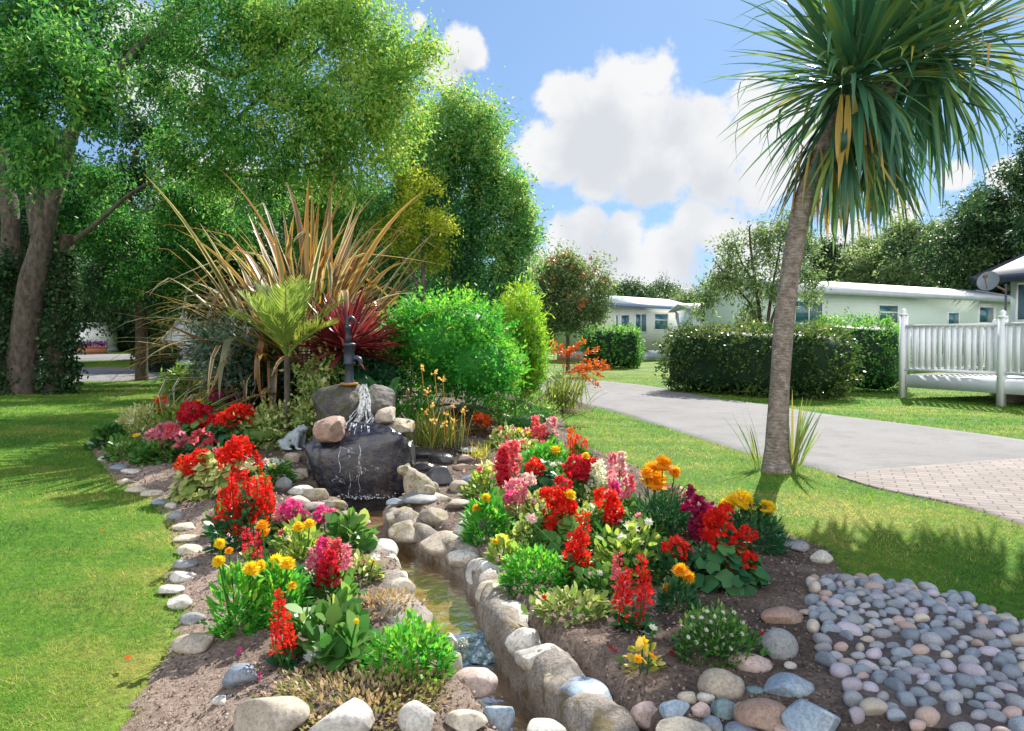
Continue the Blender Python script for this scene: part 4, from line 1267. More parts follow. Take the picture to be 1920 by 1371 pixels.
for i, (px, py, w, h, c) in enumerate(edging):
    stone(px, py, w, h, c, f'{CN[c]} rounded stone on the lawn edge, {ORD[i]} up the row from the camera', 1, 'edging stones along the lawn', 'edging_stone')
front = [(447, 1263, 72, 62, 'slate', 'faceted slate blue stone standing alone on dark soil by the lawn', 4), (412, 1312, 32, 22, 'pale', 'small pale pebble just in front of the faceted slate stone', 1),
         (502, 1340, 138, 110, 'tan', 'big tan boulder at the bottom edge under the stonecrop mat', 2), (642, 1345, 130, 92, 'pale', 'big white slanting boulder at the bottom edge beside the tan boulder', 4),
         (782, 1345, 76, 80, 'pale', 'pale angular stone between the white boulder and the stream', 4), (872, 1352, 84, 62, 'cream', 'flat topped cream stone at the lower stream bank', 3),
         (936, 1338, 58, 84, 'blue', 'upright pale blue stone at the edge of the stream end', 2), (892, 1272, 96, 70, 'pink', 'rounded pinkish boulder on the left bank below the little weir', 2),
         (1022, 1364, 84, 40, 'pale', 'pale round stone at the bottom edge in the mouth of the stream', 1), (845, 1238, 50, 46, 'cream', 'cream stone tucked beside the green mound and the weir', 2),
         (838, 1198, 34, 44, 'pale', 'small whitish stone at the stream edge beside the green mound', 2)]
for a in front: stone(*a[:6], cuts=a[6])
right = [(1470, 1152, 78, 42, 'brown', 'flat pink grey cobble just above the dark grey boulder', 1), (1460, 1207, 74, 74, 'grey', 'dark grey round boulder between bed and pebbled ground', 1), (1407, 1238, 82, 50, 'pink', 'oval pale mauve cobble left of the dark grey boulder', 1),
         (1352, 1277, 94, 84, 'tan', 'large tan boulder at the front corner of the right bed', 2), (1477, 1280, 94, 54, 'blue', 'speckled blue grey stone beside the pebbled ground', 2), (1436, 1336, 104, 84, 'brown', 'large smooth brown boulder below the speckled stone', 2),
         (1530, 1342, 118, 112, 'blue', 'biggest blue boulder beside the pebbled ground at the bottom edge', 2), (1358, 1328, 52, 52, 'teal', 'round teal cobble between tan and brown boulders', 1), (1266, 1327, 58, 58, 'blue', 'heart shaped pale blue stone below the dark soil', 3),
         (1210, 1332, 60, 62, 'pink', 'pinkish tan wedge stone left of the pale blue one', 3), (1312, 1330, 44, 38, 'pink', 'small mauve stone right of the heart shaped blue one', 2), (1285, 1364, 100, 46, 'cream', 'long cream stone at the bottom edge in front of the blue one', 2),
         (1336, 1358, 44, 46, 'slate', 'slate grey stone squeezed beside the long cream one', 2), (1392, 1366, 64, 36, 'slate', 'blue slate cobble cut by the bottom edge under the brown boulder', 1), (1487, 1366, 60, 30, 'pink', 'pale mauve cobble cut by the bottom edge left of the blue boulder', 1),
         (1416, 1293, 32, 18, 'teal', 'tiny teal pebble between brown boulder and speckled stone', 0), (1482, 1247, 22, 18, 'pale', 'tiny white pebble below the dark grey boulder', 0), (1292, 1306, 40, 28, 'cream', 'small cream stone behind the heart shaped blue one', 2), (1325, 1306, 36, 28, 'pale', 'small whitish stone tucked left under the large tan boulder', 2),
         (1387, 1330, 22, 40, 'tan', 'narrow tan stone wedged between teal cobble and brown boulder', 1),
         (1493, 1022, 52, 32, 'grey', 'grey rounded stone on the back corner of the dark soil', 1), (1541, 1044, 42, 36, 'pale', 'white topped round stone at the shaded lawn corner', 1), (1454, 1004, 28, 22, 'blue', 'small bluish stone behind the yellow marigolds', 1), (1515, 1148, 30, 18, 'pink', 'small pink cobble at the top of the pebbled ground', 0)]
for a in right: stone(*a[:6], cuts=a[6])
poolst = [(511, 866, 46, 22, 'pale'), (496, 880, 40, 20, 'cream'), (533, 878, 40, 22, 'pale'), (567, 886, 38, 24, 'tan'), (534, 905, 34, 34, 'grey'), (549, 893, 40, 26, 'tan'), (563, 918, 48, 30, 'pale'), (592, 924, 50, 36, 'mossy'), (560, 938, 44, 28, 'cream'), (590, 946, 48, 26, 'pink'),
          (628, 944, 44, 34, 'mossy'), (502, 832, 34, 28, 'pale'), (473, 856, 36, 24, 'pale'), (550, 856, 34, 30, 'tan'), (612, 962, 44, 24, 'tan'), (650, 965, 40, 26, 'mossy'), (676, 978, 36, 20, 'tan')]
for i, (px, py, w, h, c) in enumerate(poolst):
    stone(px, py, w, h, c, f'{CN[c]} stone heaped beside the pool left of the waterfall, {ORD[i]} counted from the back' if i else 'whitish flat stone at the back of the heap beside the pool', 2, 'stones heaped left of the pool')
rp = [(792, 850, 44, 26, 'dark', 'flat dark wet stone right of the waterfall slab'), (828, 858, 46, 30, 'dark', 'dark wet stone in front of the yellow strappy plant'), (796, 874, 44, 26, 'dark', 'lower dark stone beside the waterfall slab'), (826, 893, 58, 56, 'dark', 'biggest black round boulder behind the stone frog'),
      (878, 843, 40, 16, 'slate', 'topmost slate stone of the small stack right of the black boulder'), (873, 858, 44, 16, 'pink', 'pinkish flat stone, second in the small stack by the black boulder'), (873, 875, 46, 22, 'brown', 'brown flat stone, third in the small stack by the black boulder'), (884, 898, 44, 20, 'slate', 'slate stone at the foot of the small stack'),
      (857, 912, 44, 34, 'mossy', 'mottled stone right of the frog under the stack'), (820, 932, 60, 26, 'cream', 'cream flat stone just right of the frog'), (858, 944, 50, 28, 'tan', 'tan stone in front of the mottled one near the frog'), (817, 963, 60, 44, 'mossy', 'mottled round boulder in front of the frog'), (870, 995, 46, 44, 'pale', 'whitish boulder left of the small yellow marigolds'),
      (785, 935, 76, 24, 'grey', 'flat grey stone the frog sits on'), (745, 940, 40, 20, 'slate', 'dark slate stone at the pool outlet')]
for a in rp: stone(*a, cuts=2)

# pebbled ground: every pebble set in the mortar is an object of its own
PEB = [rockmat(f'pebble_{n}', c, 9, 0.55, 0.15, 0.4, 0.35, rnd=0.22) for n, c in (
    ('slate', [(0.13, 0.165, 0.215), (0.22, 0.265, 0.325), (0.31, 0.35, 0.40)]), ('mauve', [(0.30, 0.27, 0.33), (0.42, 0.38, 0.44), (0.50, 0.46, 0.52)]), ('cream', [(0.38, 0.33, 0.27), (0.48, 0.43, 0.36), (0.55, 0.5, 0.43)]),
    ('grey', [(0.20, 0.21, 0.235), (0.31, 0.325, 0.355), (0.42, 0.43, 0.45)]), ('pink', [(0.33, 0.23, 0.20), (0.43, 0.32, 0.28), (0.48, 0.38, 0.35)]))]
PEBN = ['slate blue', 'mauve grey', 'cream', 'light grey', 'pinkish brown']
pm = []
for v in range(20):
    vv, ff = rock(900 + v, (1.0, random.uniform(0.62, 0.95), random.uniform(0.7, 0.95)), 2, 0.075, 3)
    mb = MB(); mb.mesh(vv, ff); pm.append(mb.data('pebble', PEB[v % 5], True))
def pebbles():
    r = np.random.default_rng(21); pts = []
    for _ in range(90000):
        p = np.array([r.uniform(0.8, 3.2), r.uniform(2.16, 4.1)])
        px = CX + F * p[0] / p[1]
        if px > 1945: continue
        if not inside(p[None], COB)[0]: continue
        if sdist(p[None], COB)[0] < 0.02: continue
        s = r.uniform(0.024, 0.043)
        if any((p[0] - q[0]) ** 2 + (p[1] - q[1]) ** 2 < (0.93 * (s + q[2])) ** 2 for q in pts): continue
        # keep clear of the boulders
        if px < 1600 and G(1590, 1371)[1] < 9 and (px - 1530) ** 2 / 66 ** 2 + (HOR + F * CAM_H / p[1] - 1342) ** 2 / 60 ** 2 < 1.0: continue
        pts.append((p[0], p[1], s))
        if len(pts) >= 297: break
    for (x, y, s) in pts:
        v = int(r.choice(4)) * 5 + int(r.choice(5, p=[.42, .14, .11, .26, .07]))
        o = inst('pebble', pm[v], None, (x, y, float(bed_h(np.array([x]), np.array([y]))[0]) + 0.005 + s * 0.28), (r.normal() * .12, r.normal() * .12, r.normal() * 0.55), (s * r.uniform(.95, 1.22), s * r.uniform(.9, 1.05), s * r.uniform(.85, 1.05)))
        tag(o, f'{PEBN[v % 5]} rounded pebble set in the mortared pebble ground', 'pebble', 'pebbles set in the cobbled ground')
    print('pebbles', len(pts))
pebbles()

# mortared stone walls along the stream
MORT = rockmat('wall_mortar', [(0.17, 0.145, 0.125), (0.27, 0.24, 0.21), (0.38, 0.35, 0.31)], 7, 0.9, 0.9, speck=0.8, moss=(0.15, 0.12, 0.06))
def stream_wall(label, px_top, stones, zt, thick, seed):
    pts = np.array([GB(*p) for p in px_top]); pts[:, 2] = 0
    b = pts[len(pts) // 2].copy()
    t = empty('stream_wall', b, label, 'stone wall')
    sp = spline(pts, 60); tg = unit(np.gradient(sp, axis=0)); nr = np.stack([-tg[:, 1], tg[:, 0], 0 * tg[:, 0]], 1)
    k = 14; a = np.arange(k) * 2 * PI / k
    rings = sp[:, None] + nr[:, None] * (np.sign(np.cos(a)) * np.abs(np.cos(a)) ** .7 * thick)[None, :, None] + np.array([0, 0, 1.0]) * (np.sign(np.sin(a)) * np.abs(np.sin(a)) ** .6 * 0.17 + zt - 0.15)[None, :, None]
    V = rings.reshape(-1, 3)
    V = V + (0.020 * SN[0](V, 6.0) + 0.012 * SN[1](V, 15.0) + .006 * SN[2](V, 38.0))[:, None] * unit(V - np.repeat(sp + [0, 0, zt - .15], k, 0))
    i, j = np.meshgrid(np.arange(59), np.arange(k), indexing='ij'); q = i * k + j; bq = i * k + (j + 1) % k
    mb = MB(); mb.mesh(V - b, np.stack([q, bq, bq + k, q + k], -1).reshape(-1, 4))
    mb.mesh(V[:k] - b, np.arange(k)[None]); mb.mesh(V[-k:] - b, np.arange(k)[None])
    mb.build('mortar', MORT, t, True)
    for n, (px, py, w, h, c) in enumerate(stones):
        p = GB(px, py); p = G(px, py, zt); Y = p[1]
        sx, sz = w / 2 * Y / F, h / 2 * Y / F
        rr = random.Random(seed + n); sx *= rr.uniform(.85, 1.3); hz = max(sz, .5 * sx) * rr.uniform(.62, .85)
        kq = int(np.argmin(np.linalg.norm(sp[:, :2] - p[:2], axis=1))); an = math.atan2(tg[kq][1], tg[kq][0]) + rr.uniform(-.35, .35); p = p * .45 + (sp[kq] + [0, 0, zt]) * .55
        v, f = rock(seed + n, (sx * 1.35, sx * rr.uniform(.8, 1.05), hz), 5, 0.13, 4, 0.012); v = np.stack([v[:, 0] * math.cos(an) - v[:, 1] * math.sin(an), v[:, 0] * math.sin(an) + v[:, 1] * math.cos(an), v[:, 2]], 1)
        mb = MB(); mb.mesh(v + p - b + np.array([rr.uniform(-.02, .03), rr.uniform(-.02, .02), -hz * rr.uniform(.25, .5)]), f)
        mb.build('stone', STONE[c], t, True)
stream_wall('long mortared wall of rounded stones along the right bank of the stream', [(738, 955), (768, 986), (815, 1014), (866, 1038), (900, 1070), (922, 1110), (946, 1152), (986, 1198), (1024, 1243), (1068, 1290), (1120, 1343), (1166, 1420)],
            [(742, 960, 74, 50, 'mossy'), (776, 988, 80, 56, 'mossy'), (822, 1014, 70, 52, 'tan'), (864, 1040, 64, 60, 'pale'), (905, 1074, 60, 60, 'pale'), (922, 1110, 66, 58, 'cream'), (946, 1146, 74, 60, 'pale'), (966, 1188, 88, 66, 'pale'), (1012, 1226, 104, 72, 'pale'), (1034, 1274, 92, 82, 'mossy'), (1088, 1304, 104, 74, 'blue'), (1104, 1344, 104, 92, 'pink'), (1162, 1366, 84, 76, 'blue')], 0.03, 0.085, 700)
stream_wall('short mortared bank of pale stones on the left side of the stream', [(672, 1008), (700, 1026), (722, 1056), (738, 1092), (752, 1135), (775, 1180)],
            [(680, 1020, 60, 34, 'grey'), (718, 1026, 74, 56, 'pale'), (690, 1050, 60, 40, 'pale'), (738, 1052, 60, 56, 'pale'), (712, 1080, 74, 56, 'pale'), (748, 1098, 60, 56, 'cream'), (728, 1120, 56, 44, 'tan'), (764, 1146, 56, 50, 'pale'), (690, 1092, 40, 30, 'pale')], 0.055, 0.10, 760)

# ------------------------------------------------------------------ the waterfall rocks
from mathutils.bvhtree import BVHTree
FV, FF = [], []
_nf = [0]
def boulder(px, py, w, h, Y, deep, col, label, cuts, seed, rough=0.06, rot=0.0, name='boulder', sq=0.6):
    p = AT(px, py, Y)
    v, f = rock(seed, (1, 1, 1), cuts, rough, 5, 0.006)
    v = np.sign(v) * np.abs(v) ** sq
    for ax in range(3): v[:, ax] /= np.abs(v[:, ax]).max()
    r_ = np.random.default_rng(seed + 5)
    for _ in range(cuts):
        n_ = unit(r_.normal(size=3)); pr = v @ n_; v = v - np.outer(np.maximum(0, pr - r_.uniform(.82, 1.1)) * .9, n_)
    v = v * (1 + .030 * sine_noise(seed)(v, 4.0) + .022 * np.abs(sine_noise(seed + 1)(v, 8.0)) + .012 * sine_noise(seed + 2)(v, 17.0) + .006 * sine_noise(seed + 3)(v, 37.0))[:, None]
    v = v * np.array([M_(w / 2, Y) * 1.04, deep / 2, M_(h / 2, Y) * 1.04])
    c, s = math.cos(rot), math.sin(rot)
    v = np.stack([v[:, 0] * c - v[:, 2] * s, v[:, 1], v[:, 0] * s + v[:, 2] * c], 1)
    mb = MB(); mb.mesh(v, f)
    o = mb.build(name, col if not isinstance(col, str) else STONE[col], None, True); o.location = tuple(p)
    FV.append(v + p); FF.append(f + _nf[0]); _nf[0] += len(v)
    return tag(o, label, 'boulder')
SLAB = rockmat('wet_slate', [(0.007, 0.008, 0.014), (0.016, 0.018, 0.034), (0.034, 0.034, 0.055)], 5, 0.18, 0.6, 0.8)
boulder(678, 870, 190, 165, 6.55, 0.62, SLAB, 'large dark wet slate slab under the waterfall', 5, 31, 0.07, sq=.42)
ROUGHR = rockmat('rough_fountain_rock', [(0.028, 0.026, 0.025), (0.075, 0.068, 0.062), (0.17, 0.15, 0.135)], 6, 0.7, 0.9, speck=.8, moss=(0.05, 0.06, 0.02))
boulder(640, 768, 100, 92, 6.85, 0.5, ROUGHR, 'rounded grey boulder under the hand pump, left of the falling water', 6, 32, 0.09, .12, sq=.8)
boulder(703, 772, 72, 92, 6.9, 0.5, ROUGHR, 'grey boulder right of the falling water', 6, 33, 0.09, -.25, sq=.8)
boulder(724, 780, 36, 30, 6.62, 0.3, 'tan', 'small tan block stacked at the right shoulder of the waterfall', 5, 34, 0.05, 0.2)
boulder(748, 800, 52, 30, 6.65, 0.34, 'mossy', 'pale block on the top right corner of the wet slab', 5, 35, 0.05, -0.1)
boulder(617, 805, 58, 44, 6.38, 0.34, 'brown', 'angular rust brown block on the left of the wet slab', 6, 36, 0.04, 0.05)
boulder(612, 850, 62, 60, 6.55, 0.4, 'dark', 'dark mossy boulder below the rust brown block', 4, 37)
boulder(762, 870, 40, 90, 6.7, 0.4, 'dark', 'dark upright boulder at the right end of the wet slab', 4, 38)
boulder(668, 850, 130, 190, 7.0, 0.5, 'dark', 'dark tall boulder at the back of the waterfall pile', 4, 39)

def waterfall():
    bvh = BVHTree.FromPolygons([tuple(v) for v in np.concatenate(FV)], [tuple(int(i) for i in f) for f in np.concatenate(FF)])
    base = AT(672, 720, 6.5)
    t = empty('waterfall', base, 'thin white waterfall running down the dark slab from the hand pump', 'waterfall')
    m, nt, out = new_mat('white_water')
    p = nt.nodes.new('ShaderNodeBsdfPrincipled'); p.inputs['Base Color'].default_value = (0.92, 0.94, 0.97, 1); p.inputs['Roughness'].default_value = 0.15; p.inputs['Subsurface Weight'].default_value = 0.0
    tr = nt.nodes.new('ShaderNodeBsdfTransparent'); mx = nt.nodes.new('ShaderNodeMixShader'); nt.links.new(ramp(nt, noise_n(nt, 45, 4, .7), [(.4, (.15, .15, .15)), (.62, (.85, .85, .85))]), mx.inputs[0])
    nt.links.new(tr.outputs[0], mx.inputs[1]); nt.links.new(p.outputs[0], mx.inputs[2]); nt.links.new(mx.outputs[0], out.inputs[0])
    def streaks(name, lst):
        mb = MB()
        for (x0, y0, x1, y1, wd, wob) in lst:
            n = 16; V = []
            for i in range(n):
                s = i / (n - 1)
                px = x0 + (x1 - x0) * s + wob * math.sin(s * 9 + x0) ; py = y0 + (y1 - y0) * s
                q = AT(px, py, 6.5)
                hit = bvh.ray_cast(Vector((q[0], 4.0, q[2])), Vector((0, 1, 0)))
                yy = hit[0][1] - 0.006 if hit[0] is not None else None
                if yy is None: yy = V[-1][1][1] if V else 6.74
                w = wd * (0.5 + 0.5 * abs(math.sin(i * 1.7 + x0))) * (1 if 0 < i < n - 1 else .3)
                V.append((np.array([q[0] - w, yy, q[2]]), np.array([q[0], yy, q[2]]), np.array([q[0] + w, yy, q[2]])))
            for i in range(1, n):      # falling water leaves the rock instead of diving back under a ledge
                ymin = V[i - 1][1][1] + 0.02
                if V[i][1][1] > ymin:
                    for k in range(3): V[i][k][1] = ymin
            A = np.array(V).reshape(-1, 3); i = np.arange(n - 1)
            for k in range(2): mb.mesh(A, np.stack([i * 3 + k, i * 3 + k + 1, i * 3 + k + 4, i * 3 + k + 3], 1))
        o = mb.build(name, m, t, True, loc=base); o.location = (0, 0, 0)
    r = random.Random(4)
    streaks('fall', [(672 + r.uniform(-5, 6), 722 + r.uniform(0, 6), 668 + r.uniform(-16, 34), 800 + r.uniform(-20, 12), r.uniform(.003, .009), r.uniform(0, 4)) for _ in range(20)])
    lst = []
    for _ in range(10):
        x, y = r.uniform(640, 765), r.uniform(815, 890); lst.append((x, y, x + r.uniform(-16, 30), y + r.uniform(4, 12), r.uniform(.002, .005), 3))
    for _ in range(5):
        x = r.uniform(645, 690); y = r.uniform(820, 880); lst.append((x, y, x + r.uniform(-6, 6), min(930, y + r.uniform(30, 60)), r.uniform(.0015, .0035), 1.5))
    streaks('trickle', lst)
    mb = MB(); C = np.array([AT(680 + rng.normal() * 26, 932 + rng.normal() * 3, 6.2) for _ in range(160)]); C[:, 2] = -0.06 + np.abs(rng.normal(size=160)) * .016
    C[:, 1] = POOL[1] + rng.uniform(0.0, .2, 160)
    mb.polys(disc_polys(C, rdir(160) * .5 + [0, -.3, 1], rng.uniform(.003, .009, 160), 6), .5)
    o = mb.build('foam', m, t, loc=base); o.location = (0, 0, 0)
waterfall()
# white water over the little weir
def weir():
    i0 = int(STEP_AT / (len(STREAM) - 1) * 120); c = sl[i0]; b = np.array([c[0], c[1], -.1])
    t = empty('weir', b, 'little stone weir with bluish spilling water across the stream', 'weir')
    v, f = rock(77, (.17, .06, .05), 3, .06, 3); mb = MB(); mb.mesh(v + [0, .05, -0.045], f); mb.build('ledge', STONE['dark'], t, True)
    mb = MB(); nx, ny = 34, 10; X, S = np.meshgrid(np.linspace(-.17, .17, nx), np.linspace(0, 1, ny))
    P = np.stack([X, .06 - .13 * S + .012 * SN[0](np.stack([X.ravel() * 30, S.ravel() * 2, 0 * X.ravel()], 1), 1.0).reshape(X.shape) * S, .012 - .085 * S ** 2.2 + .006 * SN[1](np.stack([X.ravel() * 40, S.ravel() * 6, 0 * X.ravel()], 1), 1.0).reshape(X.shape)], -1)
    i, j = np.meshgrid(np.arange(ny - 1), np.arange(nx - 1), indexing='ij'); q = (i * nx + j).ravel()
    mb.mesh(P.reshape(-1, 3), np.stack([q, q + nx, q + nx + 1, q + 1], 1))
    m, nt, out = new_mat('spill_water'); nz = noise_n(nt, 40, 5, .7)
    principled(nt, out, ramp(nt, nz, [(.42, (.05, .10, .12)), (.56, (.22, .36, .42)), (.68, (.85, .9, .93))]), .12, .6, bump(nt, nz, .6, .02)); mb.build('spill', m, t, True)
weir()

# ------------------------------------------------------------------ hand pump
def pump():
    Y = 6.8; p = AT(655, 722, Y); s = M_(1.0, Y)             # metres per picture pixel here
    IRON = plain('painted_iron', (0.018, 0.026, 0.045), 0.42, 0.5, 0.3, 9.0, 0.4); RUST = plain('rusty_pan', (0.36, 0.17, 0.03), 0.7, 0.3, 0.3, 8, .4)
    t = empty('hand_pump', p, 'small dark iron hand pump standing on top of the waterfall boulders', 'water pump')
    Z = lambda py: (722 - py) * s
    mb = MB(); lathe(mb, [(0, 0.0), (16 * s, 0.0), (17 * s, 4 * s), (13 * s, 4.5 * s), (0, 4.5 * s)], 18); mb.build('base_pan', RUST, t, True)
    mb = MB(); lathe(mb, [(11 * s, 4 * s), (10 * s, 8 * s), (8 * s, 12 * s), (8 * s, Z(683)), (9 * s, Z(682))], 16); mb.build('column', IRON, t, True)
    mb = MB(); lathe(mb, [(0, Z(684)), (11 * s, Z(684)), (11 * s, Z(680)), (10 * s, Z(679)), (10 * s, Z(650)), (12.5 * s, Z(649)), (12.5 * s, Z(644)), (6 * s, Z(643)), (0, Z(643))], 18); mb.build('barrel', IRON, t, True)
    mb = MB(); lathe(mb, [(0, Z(644)), (6.5 * s, Z(644)), (5 * s, Z(632)), (4 * s, Z(618)), (6 * s, Z(616)), (6 * s, Z(611)), (3.5 * s, Z(609)), (0, Z(609))], 14, (-2 * s, 0, 0)); mb.build('neck', IRON, t, True)
    mb = MB(); tube(mb, spline([[8 * s, 0, Z(672)], [16 * s, -2 * s, Z(672)], [21 * s, -3 * s, Z(675)], [22 * s, -3 * s, Z(682)]], 8), np.linspace(5 * s, 4 * s, 8), 10); mb.build('spout', IRON, t, True)
    mb = MB(); tube(mb, spline([[-2 * s, 0, Z(610)], [-2 * s, 0, Z(600)], [3 * s, 0, Z(595)], [9 * s, 1 * s, Z(599)], [11 * s, 2 * s, Z(606)]], 10), np.linspace(4.5 * s, 3 * s, 10), 10)
    tube(mb, spline([[0, 2 * s, Z(604)], [-4 * s, 12 * s, Z(612)], [-5 * s, 22 * s, Z(640)], [-5 * s, 26 * s, Z(672)]], 10), 2.4 * s, 8); mb.build('handle', IRON, t, True)
pump()

# ------------------------------------------------------------------ stone frogs
def frog(px, py, Y, size, m, label, rz):
    bm = bmesh.new()
    def el(c, r, rot=(0, 0, 0)):
        Mx = Matrix.Translation(c) @ Matrix.Rotation(rot[1], 4, 'Y') @ Matrix.Rotation(rot[2], 4, 'Z') @ Matrix.Diagonal((*r, 1))
        bmesh.ops.create_icosphere(bm, subdivisions=3, radius=1.0, matrix=Mx)
    el((-.02, 0, .105), (.125, .082, .075), (0, -.62, 0)); el((.095, 0, .205), (.066, .06, .038), (0, -.15, 0)); el((.05, 0, .165), (.06, .06, .06))
    for s in (-1, 1):
        el((.085, s * .036, .238), (.02, .017, .018)); el((-.07, s * .075, .055), (.078, .036, .055), (0, .35, 0)); el((-.02, s * .1, .016), (.085, .026, .016), (0, 0, s * .25))
        el((.075, s * .055, .085), (.022, .022, .085), (0, .18, 0)); el((.105, s * .06, .012), (.036, .026, .012)); el((.03, s * .05, .1), (.04, .03, .06))
    me = bpy.data.meshes.new('stone_frog'); bm.to_mesh(me); bm.free()
    o = bpy.data.objects.new('stone_frog', me); COL.objects.link(o)
    md = o.modifiers.new('r', 'REMESH'); md.mode = 'VOXEL'; md.voxel_size = 0.007; md.use_smooth_shade = True
    sm = o.modifiers.new('s', 'SMOOTH'); sm.iterations = 4
    dg = bpy.context.evaluated_depsgraph_get(); me2 = bpy.data.meshes.new_from_object(o.evaluated_get(dg)); me2.name = 'stone_frog'
    o.modifiers.clear(); o.data = me2; me2.materials.clear(); me2.materials.append(m)
    q = AT(px, py, Y); o.location = tuple(q); o.scale = (size,) * 3; o.rotation_euler = (0, 0, rz)
    tag(o, label, 'statue')
gp = G(786, 934, 0.06)
frog(784, 934, gp[1], 1.02, rockmat('weathered_statue', [(0.22, 0.19, 0.13), (0.36, 0.32, 0.24), (0.46, 0.42, 0.33)], 16, 0.8, 0.4, moss=(0.16, 0.13, 0.05)), 'weathered tan stone frog sitting at the pool edge facing the waterfall', PI * 0.98)
gp2 = GB(552, 842)
frog(552, 842, gp2[1], 0.98, rockmat('blue_statue', [(0.24, 0.29, 0.34), (0.36, 0.42, 0.47), (0.46, 0.51, 0.55)], 14, 0.7, 0.3), 'blue grey stone frog on the heap left of the waterfall', -0.35)

# ------------------------------------------------------------------ big garden plants
def part_of(t, mb, name, m, base, smooth_=False):
    o = mb.build(name, m, t, smooth_, loc=base); o.location = (0, 0, 0)
    return o

PHOR = leafmat('phormium_leaf', [(0.0, (0.04, 0.075, 0.04)), (0.25, (0.12, 0.125, 0.06)), (0.45, (0.26, 0.15, 0.085)), (0.65, (0.42, 0.17, 0.04)), (0.82, (0.55, 0.36, 0.08)), (1.0, (0.72, 0.64, 0.45))], 0.3, 0.3, 0.5, 1.2)
def phormium():
    Y = 10.0; c = AT(578, 700, Y); c[2] = bh(c) - 0.05
    t = empty('phormium', c, 'huge spiky phormium with arching bronze and cream striped straps behind the fountain', 'plant')
    def fan(name, n, el_lo, el_hi, L0, L1, b0, b1, wid, kinkfrac, seed, azr=None, tint=0.42):
        r = np.random.default_rng(seed)
        base = c + np.stack([r.normal(size=n) * .22, r.normal(size=n) * .2, r.uniform(0, .1, n)], 1)
        az = r.uniform(0, 2 * PI, n) if azr is None else r.uniform(*azr, n)
        el = r.uniform(el_lo, el_hi, n); L = r.uniform(L0, L1, n)
        kk = np.where(r.uniform(size=n) < kinkfrac, r.uniform(.45, .85, n), 2.0)
        mb = MB(); blades(mb, base, az, el, L, wid * r.uniform(.75, 1.25, n), r.uniform(b0, b1, n), 14, np.clip(tint - .24 + r.normal(size=n) * .2, 0, 1), edge=np.clip(.78 + r.normal(size=n) * .22, 0, 1), fold=.15, power=2.2, kink=(kk, r.uniform(.9, 1.9, n)))
        part_of(t, mb, name, PHOR, c)
    fan('upright_leaves', 85, 1.05, 1.5, 2.1, 3.35, .1, .9, .12, .30, 1, tint=.5)
    fan('arching_leaves', 260, .5, 1.2, 1.7, 2.75, .4, 1.7, .125, .4, 2)
    fan('drooping_leaves', 180, .1, .75, 1.4, 2.6, .4, 1.4, .115, .35, 3, tint=.33)
    fan('side_leaves', 44, .35, .95, 2.0, 2.9, .7, 1.9, .11, .2, 4, (PI * .82, PI * 1.15), .25)
phormium()

RED = leafmat('cordyline_leaf', [(0.0, (0.045, 0.010, 0.016)), (0.5, (0.19, 0.022, 0.036)), (0.8, (0.34, 0.06, 0.07)), (1.0, (0.52, 0.24, 0.22))], 0.3, 0.3, 0.5, 1.2)
def red_cordyline():
    Y = 8.2; c = AT(652, 662, Y); g = bh(c)
    t = empty('red_cordyline', (c[0], c[1], g), 'burgundy red spiky cordyline fanning out behind the hand pump', 'plant'); b = np.array([c[0], c[1], g])
    mb = MB(); tube(mb, [b + [0, 0, -.05], c], [.06, .045], 8, lump=.1); part_of(t, mb, 'trunk', BARK_D, b, True)
    n = 240; r = np.random.default_rng(6)
    mb = MB(); blades(mb, np.repeat(c[None], n, 0) + r.normal(size=(n, 3)) * .02, r.uniform(0, 2 * PI, n), np.arcsin(r.uniform(-.25, 1, n)), r.uniform(.55, .86, n), .05 * r.uniform(.7, 1.2, n), r.uniform(.0, .45, n), 6, np.clip(r.normal(.52, .2, n), 0, 1), fold=.5)
    part_of(t, mb, 'leaves', RED, b)
red_cordyline()

PALM = leafmat('palm_leaflet', [(0.0, (0.03, 0.09, 0.012)), (0.5, (0.10, 0.21, 0.02)), (0.85, (0.26, 0.33, 0.03)), (1.0, (0.45, 0.36, 0.06))], 0.42, 0.35)
def frond(mb, b, az, el, L, bend, nl, ll, W, tint, stem=.012):
    s = np.linspace(0, 1, 12); ang = el - bend * s ** 1.5
    h = np.concatenate([[0], np.cumsum(np.cos(ang[:-1]) * L / 11)]); z = np.concatenate([[0], np.cumsum(np.sin(ang[:-1]) * L / 11)])
    hd = np.array([math.cos(az), math.sin(az), 0]); pts = b + h[:, None] * hd + z[:, None] * np.array([0, 0, 1.0])
    tube(mb, pts, np.linspace(stem, stem * .3, 12), 5, tint * .7 + .25)
    q = np.linspace(.18, .99, nl); P = np.stack([np.interp(q, s, pts[:, i]) for i in range(3)], 1); T = unit(np.stack([np.interp(q, s, np.gradient(pts[:, i])) for i in range(3)], 1))
    sd = np.array([-math.sin(az), math.cos(az), 0])
    for sg in (-1, 1):
        ax = T * .85 + sg * sd * .75 + np.array([0, 0, .28]) + rng.normal(size=(nl, 3)) * .07
        l = ll * np.sin(PI * (0.12 + .86 * q)) ** .6
        mb.polys(leaf_polys(P, ax, np.cross(ax, sd) + rng.normal(size=(nl, 3)) * .1, l, W), np.clip(tint + rng.normal(size=nl) * .1, 0, 1))
